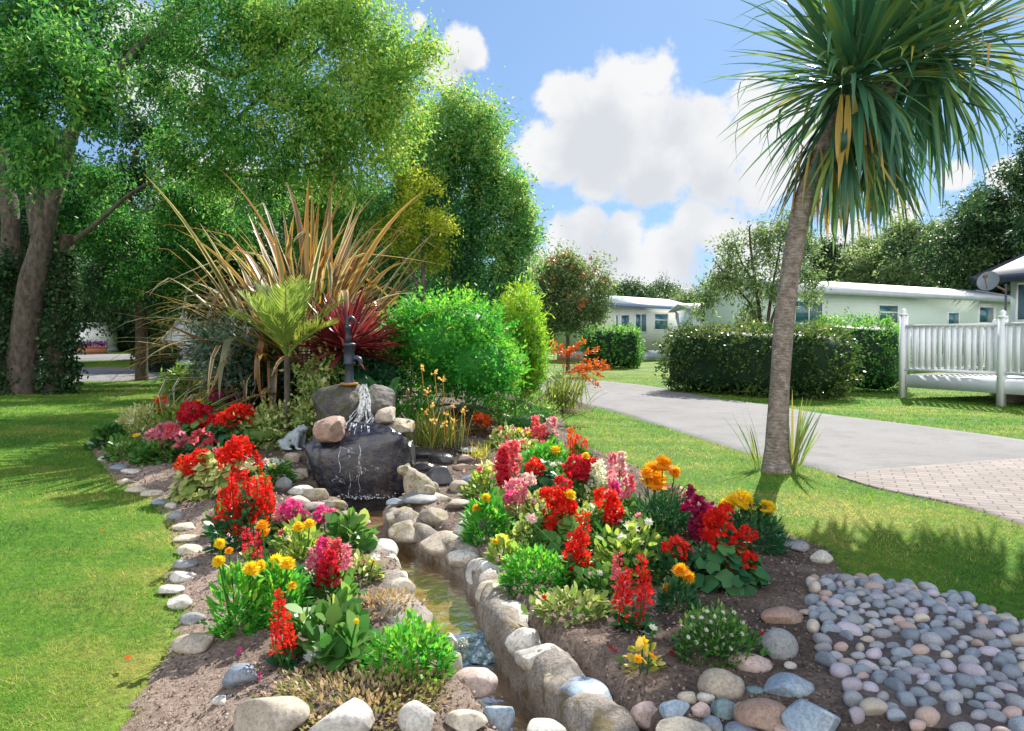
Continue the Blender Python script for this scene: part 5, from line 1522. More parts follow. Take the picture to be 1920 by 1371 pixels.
def small_palm():
    Y = 7.7; c = AT(538, 668, Y); b = AT(530, 745, Y); b[2] = min(bh(b), b[2])
    t = empty('small_palm', b, 'small bright green feathery palm with thin trunk left of the red cordyline', 'palm')
    mb = MB(); tube(mb, spline([b, (b + c) / 2 + [.02, 0, 0], c], 8), np.linspace(.04, .028, 8), 8, lump=.1); part_of(t, mb, 'trunk', BARK, b, True)
    for (az, el, L, bend) in ((PI * .97, 1.02, .80, .25), (PI * .9, 1.25, .8, .3), (PI * 1.3, 1.1, .7, .4), (PI * .5, 1.35, .85, .2), (PI * .1, 1.15, .8, .2), (.0, .85, .85, .25), (PI * 1.6, 1.2, .75, .3), (-.4, 1.3, .8, .3), (PI * 1.15, .8, .7, .6), (PI * 1.85, .7, .65, .6), (PI * 1.5, .9, .6, .5)):
        mb = MB(); frond(mb, c + rng.normal(size=3) * .01, az, el, L, bend, 40, .32, .015, .74 + rng.uniform(-.1, .16)); part_of(t, mb, 'frond', PALM, b)
small_palm()

def bush(label, parts, leaf, dens, L, W, name='bush', base=None, core=.72, cat='shrub', tint=.45, up=0.0, n=7, sp=.06, stems=None, tip=.2, core_m=None, jit=.12):
    """parts: ellipsoids (px, py, rx, rz, Y) whose surface carries leaves"""
    cl = pclumps(parts)
    b = np.array(cl[0][0]); b[2] = max(bh(b), 0) if base is None else base
    t = empty(name, b, label, cat)
    mb = MB(); co = MB()
    for c in cl:
        p, r = np.asarray(c[0]), np.asarray(c[1]); tt = c[2] if len(c) > 2 else tint
        K = int(dens * 4 * PI * (np.prod(r) ** (2 / 3)))
        d = rdir(K); q = d * (1 + .10 * SN[0](d + p, 3.0) + .07 * SN[1](d + p, 6.5) + .05 * np.maximum(0, SN[2](d + p, 14.0)))[:, None]
        inn = rng.uniform(.72, 1.03, (K, 1))
        C = p + q * inn * r; nv = unit(d / r); k = C[:, 2] > b[2] - .02
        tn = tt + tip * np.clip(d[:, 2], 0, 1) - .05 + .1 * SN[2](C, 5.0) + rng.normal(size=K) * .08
        spray_leaves(mb, C[k], unit(nv + np.array([0, 0, up])[None])[k], n, sp, L, W, tn[k], jit, droop=0.0)
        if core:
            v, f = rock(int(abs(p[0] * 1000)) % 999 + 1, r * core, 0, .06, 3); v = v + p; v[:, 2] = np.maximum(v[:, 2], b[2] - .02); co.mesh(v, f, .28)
        sh = rng.uniform(size=K) < .09          # stray shoots that stick out of the outline
        for e in (1.06, 1.13, 1.2):
            kk = sh & k & (rng.uniform(size=K) < 1.0 - (e - 1.06) * 3)
            spray_leaves(mb, p + q[kk] * r * e, unit(nv[kk] + np.array([0, 0, .5 + up])), 4, sp * .5, L, W, np.clip(tn[kk] + .12, 0, 1), jit, droop=0.0)
    part_of(t, mb, 'foliage', leaf, b)
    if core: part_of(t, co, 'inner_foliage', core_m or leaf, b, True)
    if stems:
        mb = MB()
        for s in stems: tube(mb, spline([AT(*q) for q in s[0]], 8), np.linspace(s[1], s[1] * .4, 8), 6)
        part_of(t, mb, 'stem', BARK, b, True)
    return t
BRIGHT = leafmat('bright_leaf', [(0.0, (0.014, 0.12, 0.02)), (0.45, (0.055, 0.31, 0.04)), (0.8, (0.20, 0.48, 0.05)), (1.0, (0.46, 0.58, 0.10))], 0.42, 0.55, blue=.1)
CONI = leafmat('golden_conifer_leaf', [(0.0, (0.03, 0.14, 0.012)), (0.5, (0.12, 0.34, 0.02)), (1.0, (0.44, 0.56, 0.05))], 0.42, 0.5, blue=0.08)
BLUEG = leafmat('blue_green_leaf', [(0.0, (0.025, 0.06, 0.045)), (0.5, (0.08, 0.15, 0.115)), (1.0, (0.26, 0.34, 0.26))], 0.3, 0.4)
LIME = leafmat('lime_leaf', [(0.0, (0.05, 0.13, 0.01)), (0.5, (0.18, 0.32, 0.02)), (1.0, (0.48, 0.52, 0.08))], 0.45, 0.4)
VARI = leafmat('variegated_leaf', [(0.0, (0.04, 0.10, 0.02)), (0.4, (0.14, 0.24, 0.05)), (0.7, (0.42, 0.45, 0.16)), (1.0, (0.70, 0.68, 0.42))], 0.35, 0.4)
GREEN = leafmat('garden_leaf', [(0.0, (0.015, 0.07, 0.015)), (0.5, (0.06, 0.19, 0.03)), (0.85, (0.18, 0.33, 0.04)), (1.0, (0.42, 0.48, 0.14))], 0.36, 0.38)
DEEPG = leafmat('deep_green_leaf', [(0.0, (0.010, 0.055, 0.025)), (0.5, (0.03, 0.13, 0.05)), (1.0, (0.11, 0.27, 0.09))], 0.3, 0.4)
SEDUM = leafmat('stonecrop_leaf', [(0.0, (0.07, 0.12, 0.03)), (0.4, (0.22, 0.24, 0.07)), (0.65, (0.36, 0.26, 0.14)), (1.0, (0.55, 0.38, 0.30))], 0.3, 0.5)
BRONZE = leafmat('bronze_leaf', [(0.0, (0.05, 0.02, 0.02)), (0.5, (0.14, 0.06, 0.04)), (1.0, (0.30, 0.20, 0.06))], 0.3, 0.4)
SILVER = leafmat('silver_leaf', [(0.0, (0.25, 0.30, 0.26)), (1.0, (0.55, 0.60, 0.56))], 0.2, 0.6)

bush('large bright green dome shaped bush right of the fountain', [(845, 645, 118, 92, 8.8), (900, 690, 70, 60, 8.4), (775, 620, 48, 45, 8.8), (935, 690, 40, 50, 8.8, .6)], BRIGHT, 300, .055, .026, n=6, sp=.05, core=.8)
bush('upright golden green conifer standing behind the dome bush', [(980, 638, 33, 94, 10.4, .6), (1000, 665, 20, 66, 10.2, .6), (955, 628, 18, 56, 10.4, .6), (980, 690, 32, 46, 10.3, .5)], CONI, 420, .085, .016, name='conifer', cat='conifer', up=1.9, n=7, sp=.07, core=.8)
bush('loose blue green shrub with bare brown stems left of the small palm', [(420, 650, 50, 42, 9.0), (400, 668, 30, 42, 9.2), (450, 668, 38, 44, 8.8), (425, 692, 36, 30, 9)], BLUEG, 190, .07, .022, n=5, sp=.08, core=0,
     stems=[([(455, 765, 8.6), (430, 720, 8.7), (405, 660, 8.9)], .012), ([(458, 765, 8.6), (455, 715, 8.6), (440, 660, 8.8)], .012), ([(462, 765, 8.6), (480, 720, 8.6), (478, 665, 8.7)], .011), ([(460, 765, 8.6), (440, 730, 8.5), (415, 705, 8.5)], .009), ([(465, 765, 8.6), (490, 735, 8.6), (492, 700, 8.6)], .009), ([(455, 765, 8.6), (420, 735, 8.7), (390, 700, 8.8)], .01)], tint=.5)
bush('low yellowish heather cushion beside the lawn right of the dome bush', [(975, 770, 56, 28, 9.6), (930, 790, 50, 24, 9.0), (1020, 775, 30, 18, 9.8, .6)], LIME, 260, .05, .014, n=6, up=.6, tint=.4)
bush('dark twiggy low shrub beside the orange begonia', [(985, 795, 52, 22, 8.6), (1005, 790, 30, 18, 8.7)], GREEN, 260, .06, .014, n=6, up=.5, tint=.3)
bush('bright fern like tuft at the back left end of the flower bed', [(345, 730, 32, 26, 10.6), (350, 715, 16, 22, 10.6)], LIME, 300, .11, .03, n=5, up=1.0, tint=.4, core=.6)
bush('cream and green variegated ground cover left of the fountain', [(525, 795, 60, 26, 7.9), (490, 815, 40, 22, 7.5), (575, 785, 40, 26, 7.7), (600, 760, 36, 22, 7.9)], VARI, 330, .05, .03, n=5, tint=.5)
bush('pale green variegated shrub between small palm and hand pump', [(595, 705, 34, 24, 7.9), (620, 690, 24, 26, 8.0), (600, 735, 30, 22, 7.7)], VARI, 260, .07, .03, n=5, tint=.4, core=.6)
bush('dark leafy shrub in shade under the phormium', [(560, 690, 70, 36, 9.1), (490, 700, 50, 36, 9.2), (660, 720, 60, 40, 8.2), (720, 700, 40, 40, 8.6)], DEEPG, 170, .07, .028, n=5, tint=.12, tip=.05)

def fern(label, px, py, Y, fr, leaf=DEEPG, L=.5, tint=.4, name='fern'):
    b = AT(px, py, Y); g = bh(b); b[2] = max(g, b[2] - .3) if b[2] > g else g
    t = empty(name, b, label, 'fern')
    for (az, el, l) in fr:
        mb = MB(); frond(mb, b + rng.normal(size=3) * .02, az, el, l, .9, 26, .11, .02, tint, .006); part_of(t, mb, 'frond', leaf, b)
fern('green fern with arching fronds between the hand pump and dome bush', 728, 745, 7.6, [(PI * f, e, .55 * m) for f, e, m in ((0, 1.1, 1), (.2, 1.3, 1), (.45, 1.3, 1.1), (.7, 1.2, 1), (.95, 1.0, 1), (1.2, .9, .9), (1.45, .8, .8), (1.7, .9, .9), (1.9, 1.0, 1.), (.1, 1.4, 1.15), (.8, 1.4, 1.1))], GREEN, tint=.35)
fern('feathery dark green fern low on the bank left of the yellow strappy plant', 700, 775, 7.3, [(PI * f, e, .4 * m) for f, e, m in ((0, 1., 1), (.3, 1.2, 1), (.6, 1.2, 1.), (1.6, .9, .8), (1.85, 1.0, 1.), (.15, 1.35, 1.15))], GREEN, tint=.3)

STRAP = leafmat('strap_leaf', [(0.0, (0.05, 0.11, 0.015)), (0.45, (0.15, 0.24, 0.025)), (0.8, (0.45, 0.42, 0.05)), (1.0, (0.62, 0.47, 0.10))], 0.42, 0.4)
def tuft(label, px, py, n, L, W, el=(.9, 1.5), bend=(.2, 1.2), leaf=STRAP, tint=.55, spread=.08, name='strappy_plant', Y=None, tj=.15, seed=1, cat='plant', az=None, flowers=None):
    b = GB(px, py) if Y is None else AT(px, py, Y)
    t = empty(name, b, label, cat); r = np.random.default_rng(seed)
    base = b + np.stack([r.normal(size=n) * spread, r.normal(size=n) * spread * .8, np.zeros(n)], 1)
    mb = MB(); blades(mb, base, r.uniform(0, 2 * PI, n) if az is None else r.uniform(*az, n), r.uniform(*el, n), L * r.uniform(.6, 1.1, n), W * r.uniform(.7, 1.2, n), r.uniform(*bend, n), 7, np.clip(tint + r.normal(size=n) * tj, 0, 1), fold=.3)
    part_of(t, mb, 'leaves', leaf, b)
    if flowers: flowers(t, b)
    return t
ORANGE_P = leafmat('orange_petal', [(0.0, (0.50, 0.06, 0.012)), (0.5, (0.68, 0.16, 0.02)), (1.0, (0.80, 0.36, 0.06))], .35, .5, .3, 1.1)
def croco_flowers(t, b):
    Y = 11.6
    for (x0, y0, x1, y1) in ((1050, 680, 1095, 640), (1060, 690, 1118, 655), (1065, 690, 1132, 680), (1060, 700, 1142, 688), (1055, 690, 1080, 650), (1060, 700, 1128, 705), (1055, 690, 1050, 650), (1070, 700, 1130, 694), (1070, 710, 1118, 720), (1040, 690, 1035, 640), (1060, 700, 1105, 690), (1045, 680, 1068, 660), (1055, 700, 1100, 705)):
        mb = MB(); a = AT(x0, y0, Y + rng.uniform(-.3, .3)); c = AT(x1, y1, Y + rng.uniform(-.4, .4)); m = (a + c) / 2 + [0, 0, .06]
        p = spline([a, m, c], 10); tube(mb, p, .005, 4, .2)
        q = p[4:]; P = np.repeat(q, 9, 0) + rng.normal(size=(len(q) * 9, 3)) * .022; ax = rdir(len(P)) + np.array([.6, 0, .3])
        mb.polys(leaf_polys(P, ax, rdir(len(P)), .06, .026), rng.uniform(0, .75, len(P))); part_of(t, mb, 'flower_spray', ORANGE_P, b)
tuft('big clump of orange flowered crocosmia arching over the roadside lawn edge', 1048, 768, 210, 1.0, .022, (.7, 1.45), (.6, 1.9), leafmat('crocosmia_leaf', [(0, (.05, .10, .03)), (.5, (.16, .22, .05)), (1, (.42, .40, .10))], .4, .4), .5, .22, 'crocosmia', None, .2, 12, flowers=croco_flowers)
def straps_fl(t, b):
    mb = MB(); C = np.array([AT(px, py, 7.1) for px, py in ((800, 735), (815, 700), (830, 712), (790, 690), (795, 770), (812, 762), (835, 775), (850, 760), (812, 790), (832, 795), (850, 790), (870, 770))])
    for c in C: P = np.repeat(c[None], 9, 0) + rng.normal(size=(9, 3)) * .012; mb.polys(leaf_polys(P, rdir(9) + [0, -.4, .4], rdir(9), .035, .022), rng.uniform(.5, 1, 9)); tube(mb, [c, [c[0] * .98, c[1] + .05, c[2] - .2]], .003, 4, .2)
    part_of(t, mb, 'flowers', leafmat('apricot_petal', [(0, (.5, .25, .05)), (1, (.75, .5, .16))], .3, .5), b)
tuft('yellow green strappy plant with small apricot flowers right of the wet slab', 815, 838, 150, .42, .013, (1.0, 1.5), (.1, 1.1), STRAP, .6, .13, seed=4, flowers=straps_fl)
tuft('green strappy clump at the foot of the dome bush', 790, 790, 100, .42, .016, (.9, 1.5), (.2, 1.2), BRIGHT, .55, .14, seed=5)
tuft('small straw coloured grass tuft among flowers right of the stone stack', 895, 860, 60, .2, .009, (.8, 1.5), (.3, 1.2), STRAP, .75, .06, name='grass_tuft', seed=6)
GRASSY = STRAP

# ------------------------------------------------------------------ the cordyline palm on the lawn
CORD = leafmat('cordyline_palm_leaf', [(0.0, (0.02, 0.085, 0.06)), (0.4, (0.075, 0.20, 0.12)), (0.65, (0.24, 0.36, 0.09)), (0.82, (0.46, 0.36, 0.05)), (0.92, (0.60, 0.33, 0.03)), (1.0, (0.42, 0.27, 0.16))], 0.32, 0.28, 0.5, 1.3)
def cordyline_palm():
    b = G(1456, 884); Y = b[1]; q = lambda px, py, dy=0: AT(px, py, Y + dy)
    t = empty('cordyline_palm', b, 'tall cordyline palm with leaning grey trunk and shaggy spiky crown on the lawn', 'palm')
    pts = spline([b + [0, 0, -.05], q(1457, 850), q(1458, 800), q(1464, 690), q(1475, 560), q(1490, 460), q(1508, 370), q(1545, 280), q(1580, 215)], 40)
    px = np.interp(np.linspace(0, 1, 40), [0, .07, .16, .35, .55, .8, 1], [66, 53, 43, 36, 36, 35, 36])
    mb = MB(); tube(mb, pts, px / 2 * Y / F, 16, lump=.04); m, nt, out = new_mat('palm_bark')
    n1 = noise_n(nt, 14, 6, .7); c = ramp(nt, n1, [(.32, (.15, .115, .10)), (.55, (.29, .24, .215)), (.72, (.42, .37, .34))])
    tc = nt.nodes.new('ShaderNodeTexCoord'); mp = nt.nodes.new('ShaderNodeMapping'); mp.inputs['Scale'].default_value = (1, 1, 3.5); nt.links.new(tc.outputs['Object'], mp.inputs[0])
    nn = nt.nodes.new('ShaderNodeTexNoise'); nn.inputs['Scale'].default_value = 18; nn.inputs['Detail'].default_value = 6; nt.links.new(mp.outputs[0], nn.inputs['Vector'])
    c = mixc(nt, .6, c, ramp(nt, nn.outputs['Fac'], [(.35, (.5, .5, .5)), (.65, (1.25, 1.25, 1.25))]), 'MULTIPLY')
    principled(nt, out, c, .9, .15, bump(nt, nn.outputs['Fac'], .9, .025)); part_of(t, mb, 'trunk', m, b, True)
    mb = MB(); tube(mb, spline([q(1575, 225), q(1640, 190, .1), q(1720, 125, .22)], 8), np.linspace(.12, .08, 8), 10, lump=.05); part_of(t, mb, 'branch', m, b, True)
    r = np.random.default_rng(9)
    def head(c, n, els, L, W, tints, name, bend=(.1, .8), az=None, seed=0):
        rr = np.random.default_rng(seed + 40)
        d = rr.uniform(0, 2 * PI, n) if az is None else rr.uniform(*az, n)
        el = rr.uniform(*els, n)
        base = np.repeat(c[None], n, 0) + np.stack([np.cos(d), np.sin(d), np.zeros(n)], 1) * .09 + rr.normal(size=(n, 3)) * .05 + np.stack([np.zeros(n), np.zeros(n), np.sin(el) * .15], 1)
        mb = MB(); blades(mb, base, d, el, L * rr.uniform(.75, 1.1, n), W * rr.uniform(.75, 1.2, n), rr.uniform(*bend, n), 10, np.clip(rr.normal(tints[0], tints[1], n), 0, 1), fold=.3, power=1.4, kink=(np.where(rr.uniform(size=n) < .16, rr.uniform(.4, .8, n), 2.0), rr.uniform(.5, 1.3, n)))
        part_of(t, mb, name, CORD, b)
    c1 = q(1596, 150); c2 = q(1735, 105, .25)
    head(c1, 270, (-.1, 1.5), 1.26, .052, (.43, .15), 'upright_leaves', (.05, .7), seed=1)
    head(c1, 120, (-1.1, .1), 1.25, .050, (.34, .16), 'drooping_leaves', (.2, .9), seed=2)
    head(c2, 300, (-.2, 1.5), 1.32, .054, (.56, .15), 'upright_leaves', (.05, .7), seed=3)
    head(c2, 130, (-1.2, .0), 1.30, .050, (.36, .15), 'drooping_leaves', (.2, .8), seed=4)
    head(q(1580, 215), 80, (-1.45, -.75), 1.12, .042, (.42, .2), 'hanging_leaves', (.0, .5), seed=5)
    head(q(1650, 205), 65, (-1.5, -.8), 1.0, .042, (.38, .18), 'hanging_leaves', (.0, .5), seed=6)
    head(q(1592, 150, -.30), 8, (-1.5, -1.25), .85, .06, (.87, .03), 'dead_leaves', (.0, .15), (PI * 1.15, PI * 1.85), 7)
    head(q(1530, 250), 16, (-1.55, -1.2), .8, .034, (.9, .08), 'dead_leaves', (.0, .2), None, 8)
    def sucker(px, py, n, az, L, el, seed):
        p = G(px, py); rr = np.random.default_rng(seed); d = rr.uniform(*az, n)
        base = np.repeat(p[None], n, 0) + rr.normal(size=(n, 3)) * [.025, .02, .0]
        mb = MB(); blades(mb, base, d, rr.uniform(*el, n), L * rr.uniform(.6, 1.1, n), .028 * rr.uniform(.7, 1.2, n), rr.uniform(.0, .4, n), 7, np.clip(rr.normal(.62, .09, n), 0, .8), fold=.3); part_of(t, mb, 'sucker', CORD, b)
    sucker(1488, 886, 26, (-PI * .5, PI * .42), .78, (.95, 1.5), 5); sucker(1420, 880, 10, (PI * .75, PI * 1.2), .62, (1.1, 1.45), 6)
cordyline_palm()

# ------------------------------------------------------------------ flowers
def petalmat(name, lo, hi, tr=.58):
    lo = tuple(.45 * a + .55 * b for a, b in zip(lo, hi))
    return leafmat(name, [(0.0, lo), (0.6, hi), (1.0, tuple(min(.95, v * 1.15 + .03) for v in hi))], tr, .5, .25, 1.05)
PM = {
    'scarlet': petalmat('scarlet_petal', (.40, .008, .006), (.80, .028, .014)), 'crimson': petalmat('crimson_petal', (.30, .006, .012), (.68, .02, .05)), 'red': petalmat('red_petal', (.38, .006, .008), (.74, .022, .02)),
    'orange_red': petalmat('orange_red_petal', (.52, .04, .01), (.80, .13, .02)), 'pink': petalmat('pink_petal', (.55, .07, .16), (.80, .30, .44)), 'magenta': petalmat('magenta_petal', (.46, .02, .18), (.80, .08, .36)),
    'rose': petalmat('rose_petal', (.50, .03, .07), (.78, .15, .2)), 'yellow': petalmat('yellow_petal', (.80, .46, .01), (.92, .68, .03)), 'orange': petalmat('orange_petal_marigold', (.78, .30, .01), (.92, .46, .015)),
    'white': petalmat('white_petal', (.66, .66, .58), (.84, .84, .80)), 'maroon': petalmat('maroon_petal', (.12, .006, .03), (.36, .015, .10)), 'pale_pink': petalmat('pale_pink_petal', (.66, .36, .42), (.80, .58, .62)), 'apricot': petalmat('apricot_petal2', (.62, .18, .04), (.78, .40, .12)),
}
_heads = {}
def head_mesh(kind, col, var):
    key = (kind, col, var)
    if key in _heads: return _heads[key]
    r = np.random.default_rng(abs(hash(kind)) % 1000 + var * 17 + len(col)) if False else np.random.default_rng(sum(map(ord, kind)) + var * 17 + len(col))
    mb = MB()
    if kind == 'cluster':           # round geranium truss
        n = 46; d = unit(r.normal(size=(n, 3)) + [0, 0, .35]); P = d * np.array([.5, .5, .42]) * r.uniform(.75, 1.0, (n, 1))
        mb.polys(disc_polys(P, d + r.normal(size=(n, 3)) * .35, r.uniform(.10, .16, n), 6, .3), np.clip(r.normal(.5, .22, n), 0, 1))
        for q in range(2): mb.polys(leaf_polys(P, rdir(n) + d * .4, rdir(n), .19, .13), np.clip(r.normal(.5, .25, n), 0, 1))
    elif kind == 'spike':           # salvia: tongue shaped florets up a stem, height 1
        n = 84; z = r.uniform(0, 1, n) ** .85; a = r.uniform(0, 2 * PI, n); rad = .14 * (1 - z * .65) * r.uniform(.5, 1.3, n)
        P = np.stack([np.cos(a) * rad, np.sin(a) * rad, z], 1); ax = np.stack([np.cos(a), np.sin(a), r.uniform(-.2, .9, n)], 1)
        mb.polys(leaf_polys(P, ax, rdir(n), .17 * (1.2 - .5 * z), .085), np.clip(r.normal(.5, .25, n), 0, 1))
        tube(mb, [[0, 0, -.1], [0, 0, .95]], .018, 4, .05)
    elif kind == 'snap':            # snapdragon: fuller flowers up a stem
        n = 60; z = r.uniform(0, 1, n); a = r.uniform(0, 2 * PI, n); rad = .2 * (1.1 - z * .7) * r.uniform(.5, 1.2, n)
        P = np.stack([np.cos(a) * rad, np.sin(a) * rad, z], 1); d = np.stack([np.cos(a), np.sin(a), r.uniform(0, .6, n)], 1)
        mb.polys(disc_polys(P, d, r.uniform(.07, .12, n), 6, .4), np.clip(r.normal(.5, .28, n), 0, 1)); mb.polys(leaf_polys(P, d + rdir(n) * .5, rdir(n), .17, .13), np.clip(r.normal(.5, .28, n), 0, 1))
    elif kind == 'pompom':          # marigold
        for k, (rr, zz, n) in enumerate(((.5, .0, 22), (.42, .1, 20), (.32, .19, 16), (.2, .26, 12), (.1, .3, 8))):
            a = np.arange(n) * 2 * PI / n + r.uniform(0, 1) ; d = np.stack([np.cos(a), np.sin(a), np.full(n, .25 + .35 * k)], 1)
            P = d * .05 + np.array([0, 0, zz - .05]); mb.polys(leaf_polys(P, d, np.array([0, 0, 1.0]) + r.normal(size=(n, 3)) * .35, rr * r.uniform(.85, 1.1, n), .2), np.clip(r.normal(.5, .2, n), 0, 1))
        v, f = rock(5, (.3, .3, .2), 0, .05, 2); mb.mesh(v, f, .25)
    else:                           # open bloom of a few petals
        n = 7; a = np.arange(n) * 2 * PI / n; d = np.stack([np.cos(a), np.sin(a), np.full(n, .35)], 1)
        mb.polys(leaf_polys(np.zeros((n, 3)), d, np.array([0, 0, 1.0]) + r.normal(size=(n, 3)) * .2, .55, .42), np.clip(r.normal(.55, .2, n), 0, 1))
        mb.polys(leaf_polys(np.full((n, 3), [0, 0, .04]), d * [.7, .7, 1.6] + r.normal(size=(n, 3)) * .2, rdir(n), .34, .28), np.clip(r.normal(.4, .2, n), 0, 1))
    _heads[key] = mb.data(f'{kind}_{col}_flower', PM[col], kind == 'none')
    return _heads[key]

LEAFSTYLE = {  # shape, length or radius, width, leaves per square metre of dome, material
    'round': ('disc', .040, 0, 700, GREEN), 'round_dark': ('disc', .043, 0, 650, DEEPG), 'round_vari': ('disc', .036, 0, 750, VARI), 'broad': ('leaf', .085, .06, 1000, GREEN), 'oval': ('leaf', .062, .036, 1900, GREEN), 'oval_dark': ('leaf', .06, .034, 1900, DEEPG),
    'fine': ('leaf', .05, .014, 6000, DEEPG), 'fine_bright': ('leaf', .06, .019, 5200, BRIGHT), 'small': ('leaf', .036, .019, 7000, BRIGHT), 'lime': ('leaf', .055, .03, 2000, LIME), 'vari': ('leaf', .045, .024, 2600, VARI),
    'bronze': ('leaf', .05, .028, 1200, BRONZE), 'sedum': ('leaf', .024, .012, 7000, SEDUM), 'tiny': ('leaf', .026, .013, 8000, GREEN), 'silver': ('leaf', .05, .02, 1600, SILVER), 'gold': ('leaf', .045, .026, 1100, STRAP),
}
_fv = [0]
def plant(name, label, base, fol, style, heads=(), tint=.45, cat='flower', group=None, sink=0.0):
    """base = (px, py) of the foot; fol = width and height in picture pixels; heads = (kind, colour, px, py, size px)"""
    b = GB(*base); Y = b[1]; s = Y / F
    t = empty(name, b, label, cat, group)
    w, h = fol[0] / 2 * s * 1.14, max(fol[1] * s * .98, .03)
    sh, L, W, dens, m = LEAFSTYLE[style]
    if w > 0:
        K = max(16, int(dens * (PI * w * w * .7 + 2.2 * w * h)))
        d = rdir(K * 2); d = d[d[:, 2] > -.12][:K]; K = len(d)
        rr = rng.uniform(.55, 1.05, K) ** .6
        P = b + d * rr[:, None] * np.array([w, w * .8, h]) * (1 + .16 * SN[0](d + b, 4.0))[:, None]
        P[:, 2] = np.maximum(P[:, 2], bed_h(P[:, 0], P[:, 1]) + .008)
        tn = np.clip(tint + .16 * d[:, 2] + rng.normal(size=K) * .16, 0, 1)
        mb = MB(); jit = rng.uniform(.7, 1.25, K)
        if sh == 'disc':
            mb.polys(disc_polys(P, d * [.8, .8, .6] + np.array([0, -.15, .75]) + rng.normal(size=(K, 3)) * .35, L * jit, 8, .22), tn)
        else:
            ax = d + rdir(K) * .7 + np.array([0, 0, .35]); mb.polys((oval_polys if W > .02 else leaf_polys)(P - ax * L * .3, ax, rdir(K) * .7 + np.array([0, 0, 1.0]), L * jit, W * jit, .12), tn)
        part_of(t, mb, 'foliage', m, b)
    k = 0
    for (kind, col, px, py, sz) in heads:
        p = AT(px, py, Y + rng.uniform(-.09, .05)); d = sz * s * 1.28; _fv[0] += 1; k += 1
        me = head_mesh(kind, col, _fv[0] % 4)
        if kind in ('spike', 'snap'):
            lo = AT(px, py + sz / 2, p[1])
            o = inst('flower_spike', me, t, lo - b, (rng.normal() * .1, rng.normal() * .1, rng.uniform(0, 6.28)), (d * (.85 if kind == 'spike' else 1.0),) * 2 + (d,)); top = lo
        else:
            tl = {'cluster': .2, 'pompom': .45, 'bloom': .7}[kind]
            o = inst('flower_head', me, t, p - b, (tl + rng.normal() * .25, rng.normal() * .3, rng.uniform(0, .6)), d * rng.uniform(.93, 1.08)); top = p - [0, 0, d * .2]
        q = b + (top - b) * np.array([.45, .45, 0]); st = MB(); tube(st, spline([q, (q + top) / 2 + [0, 0, .01], top], 5), .0035, 4, .5); part_of(t, st, 'stem', GREEN, b, True)
    return t
C_, S_, A_, M2, B_ = 'cluster', 'spike', 'snap', 'pompom', 'bloom'
GE, SA, MA, SN_ = 'geranium', 'salvia', 'marigold', 'snapdragon'

# left bed, from the back
plant(GE, 'magenta geranium at the very back of the left bed under bare stems', (418, 785), (70, 50), 'round', [(C_, 'magenta', 405, 740, 22), (C_, 'magenta', 424, 738, 22), (C_, 'magenta', 434, 746, 18)])
plant('begonia', 'orange red begonia at the back left beside the bright tuft', (305, 795), (66, 46), 'oval', [(B_, 'orange_red', 296, 752, 18), (B_, 'orange_red', 312, 748, 16), (B_, 'apricot', 318, 764, 20), (B_, 'orange_red', 302, 768, 16), (B_, 'apricot', 330, 752, 14)])
plant('begonia', 'small apricot begonia behind the dark red geraniums', (362, 790), (46, 34), 'oval', [(B_, 'apricot', 352, 752, 15), (B_, 'orange_red', 364, 758, 14), (B_, 'yellow', 376, 754, 13)])
plant('hosta', 'cream and white variegated leafy plant at the far left of the bed', (262, 815), (80, 60), 'vari', [(B_, 'white', 262, 770, 12), (B_, 'white', 246, 792, 12)], .75, 'plant')
plant('leafy_plant', 'dark green leafy plant at the left tip of the bed by the lawn', (205, 836), (64, 44), 'broad', [], .35, 'plant')
plant('leafy_plant', 'light green leafy plant in front of the cream variegated one', (240, 858), (70, 40), 'oval', [(B_, 'yellow', 256, 818, 14), (B_, 'white', 222, 836, 12)], .6, 'plant')
plant(GE, 'dark red geranium with three heads in the back row, left of the scarlet ones', (374, 828), (80, 56), 'round', [(C_, 'crimson', 360, 776, 38), (C_, 'crimson', 382, 782, 36), (C_, 'red', 395, 798, 30), (C_, 'crimson', 372, 792, 26)])
plant(GE, 'scarlet geranium with many heads in the back row before the bare stems', (440, 842), (96, 66), 'round_dark', [(C_, 'scarlet', 428, 786, 32), (C_, 'scarlet', 446, 776, 34), (C_, 'scarlet', 461, 772, 26), (C_, 'scarlet', 458, 796, 24), (C_, 'red', 414, 790, 24), (C_, 'orange_red', 440, 808, 22)])
plant('begonia', 'pink begonia with big pale pink flower clusters on the left side', (308, 862), (92, 46), 'oval', [(C_, 'pink', 292, 822, 34), (C_, 'pink', 312, 808, 32), (C_, 'pink', 328, 822, 32), (C_, 'pink', 302, 832, 28), (C_, 'rose', 322, 808, 24)], .5)
plant(GE, 'red geranium with one round head right of the pale pink begonia', (384, 862), (60, 44), 'round_dark', [(C_, 'rose', 380, 828, 38)])
plant(GE, 'scarlet geranium with low spreading heads over variegated round leaves', (392, 930), (120, 78), 'round_vari', [(C_, 'scarlet', 350, 872, 34), (C_, 'scarlet', 366, 880, 32), (C_, 'scarlet', 378, 858, 30), (C_, 'orange_red', 340, 878, 24)], .5)
plant(GE, 'scarlet geranium with curved column of heads beside the heaped stones', (446, 930), (84, 80), 'round_vari', [(C_, 'scarlet', 448, 838, 36), (C_, 'scarlet', 430, 852, 32), (C_, 'scarlet', 424, 870, 30), (C_, 'scarlet', 432, 886, 28), (C_, 'scarlet', 450, 890, 28), (C_, 'scarlet', 452, 850, 24)], .55)
plant(SA, 'slim scarlet salvia spike between curved geranium and the heaped stones', (482, 930), (46, 50), 'oval', [(S_, 'scarlet', 478, 862, 40), (S_, 'scarlet', 484, 888, 44), (S_, 'scarlet', 490, 868, 30)])
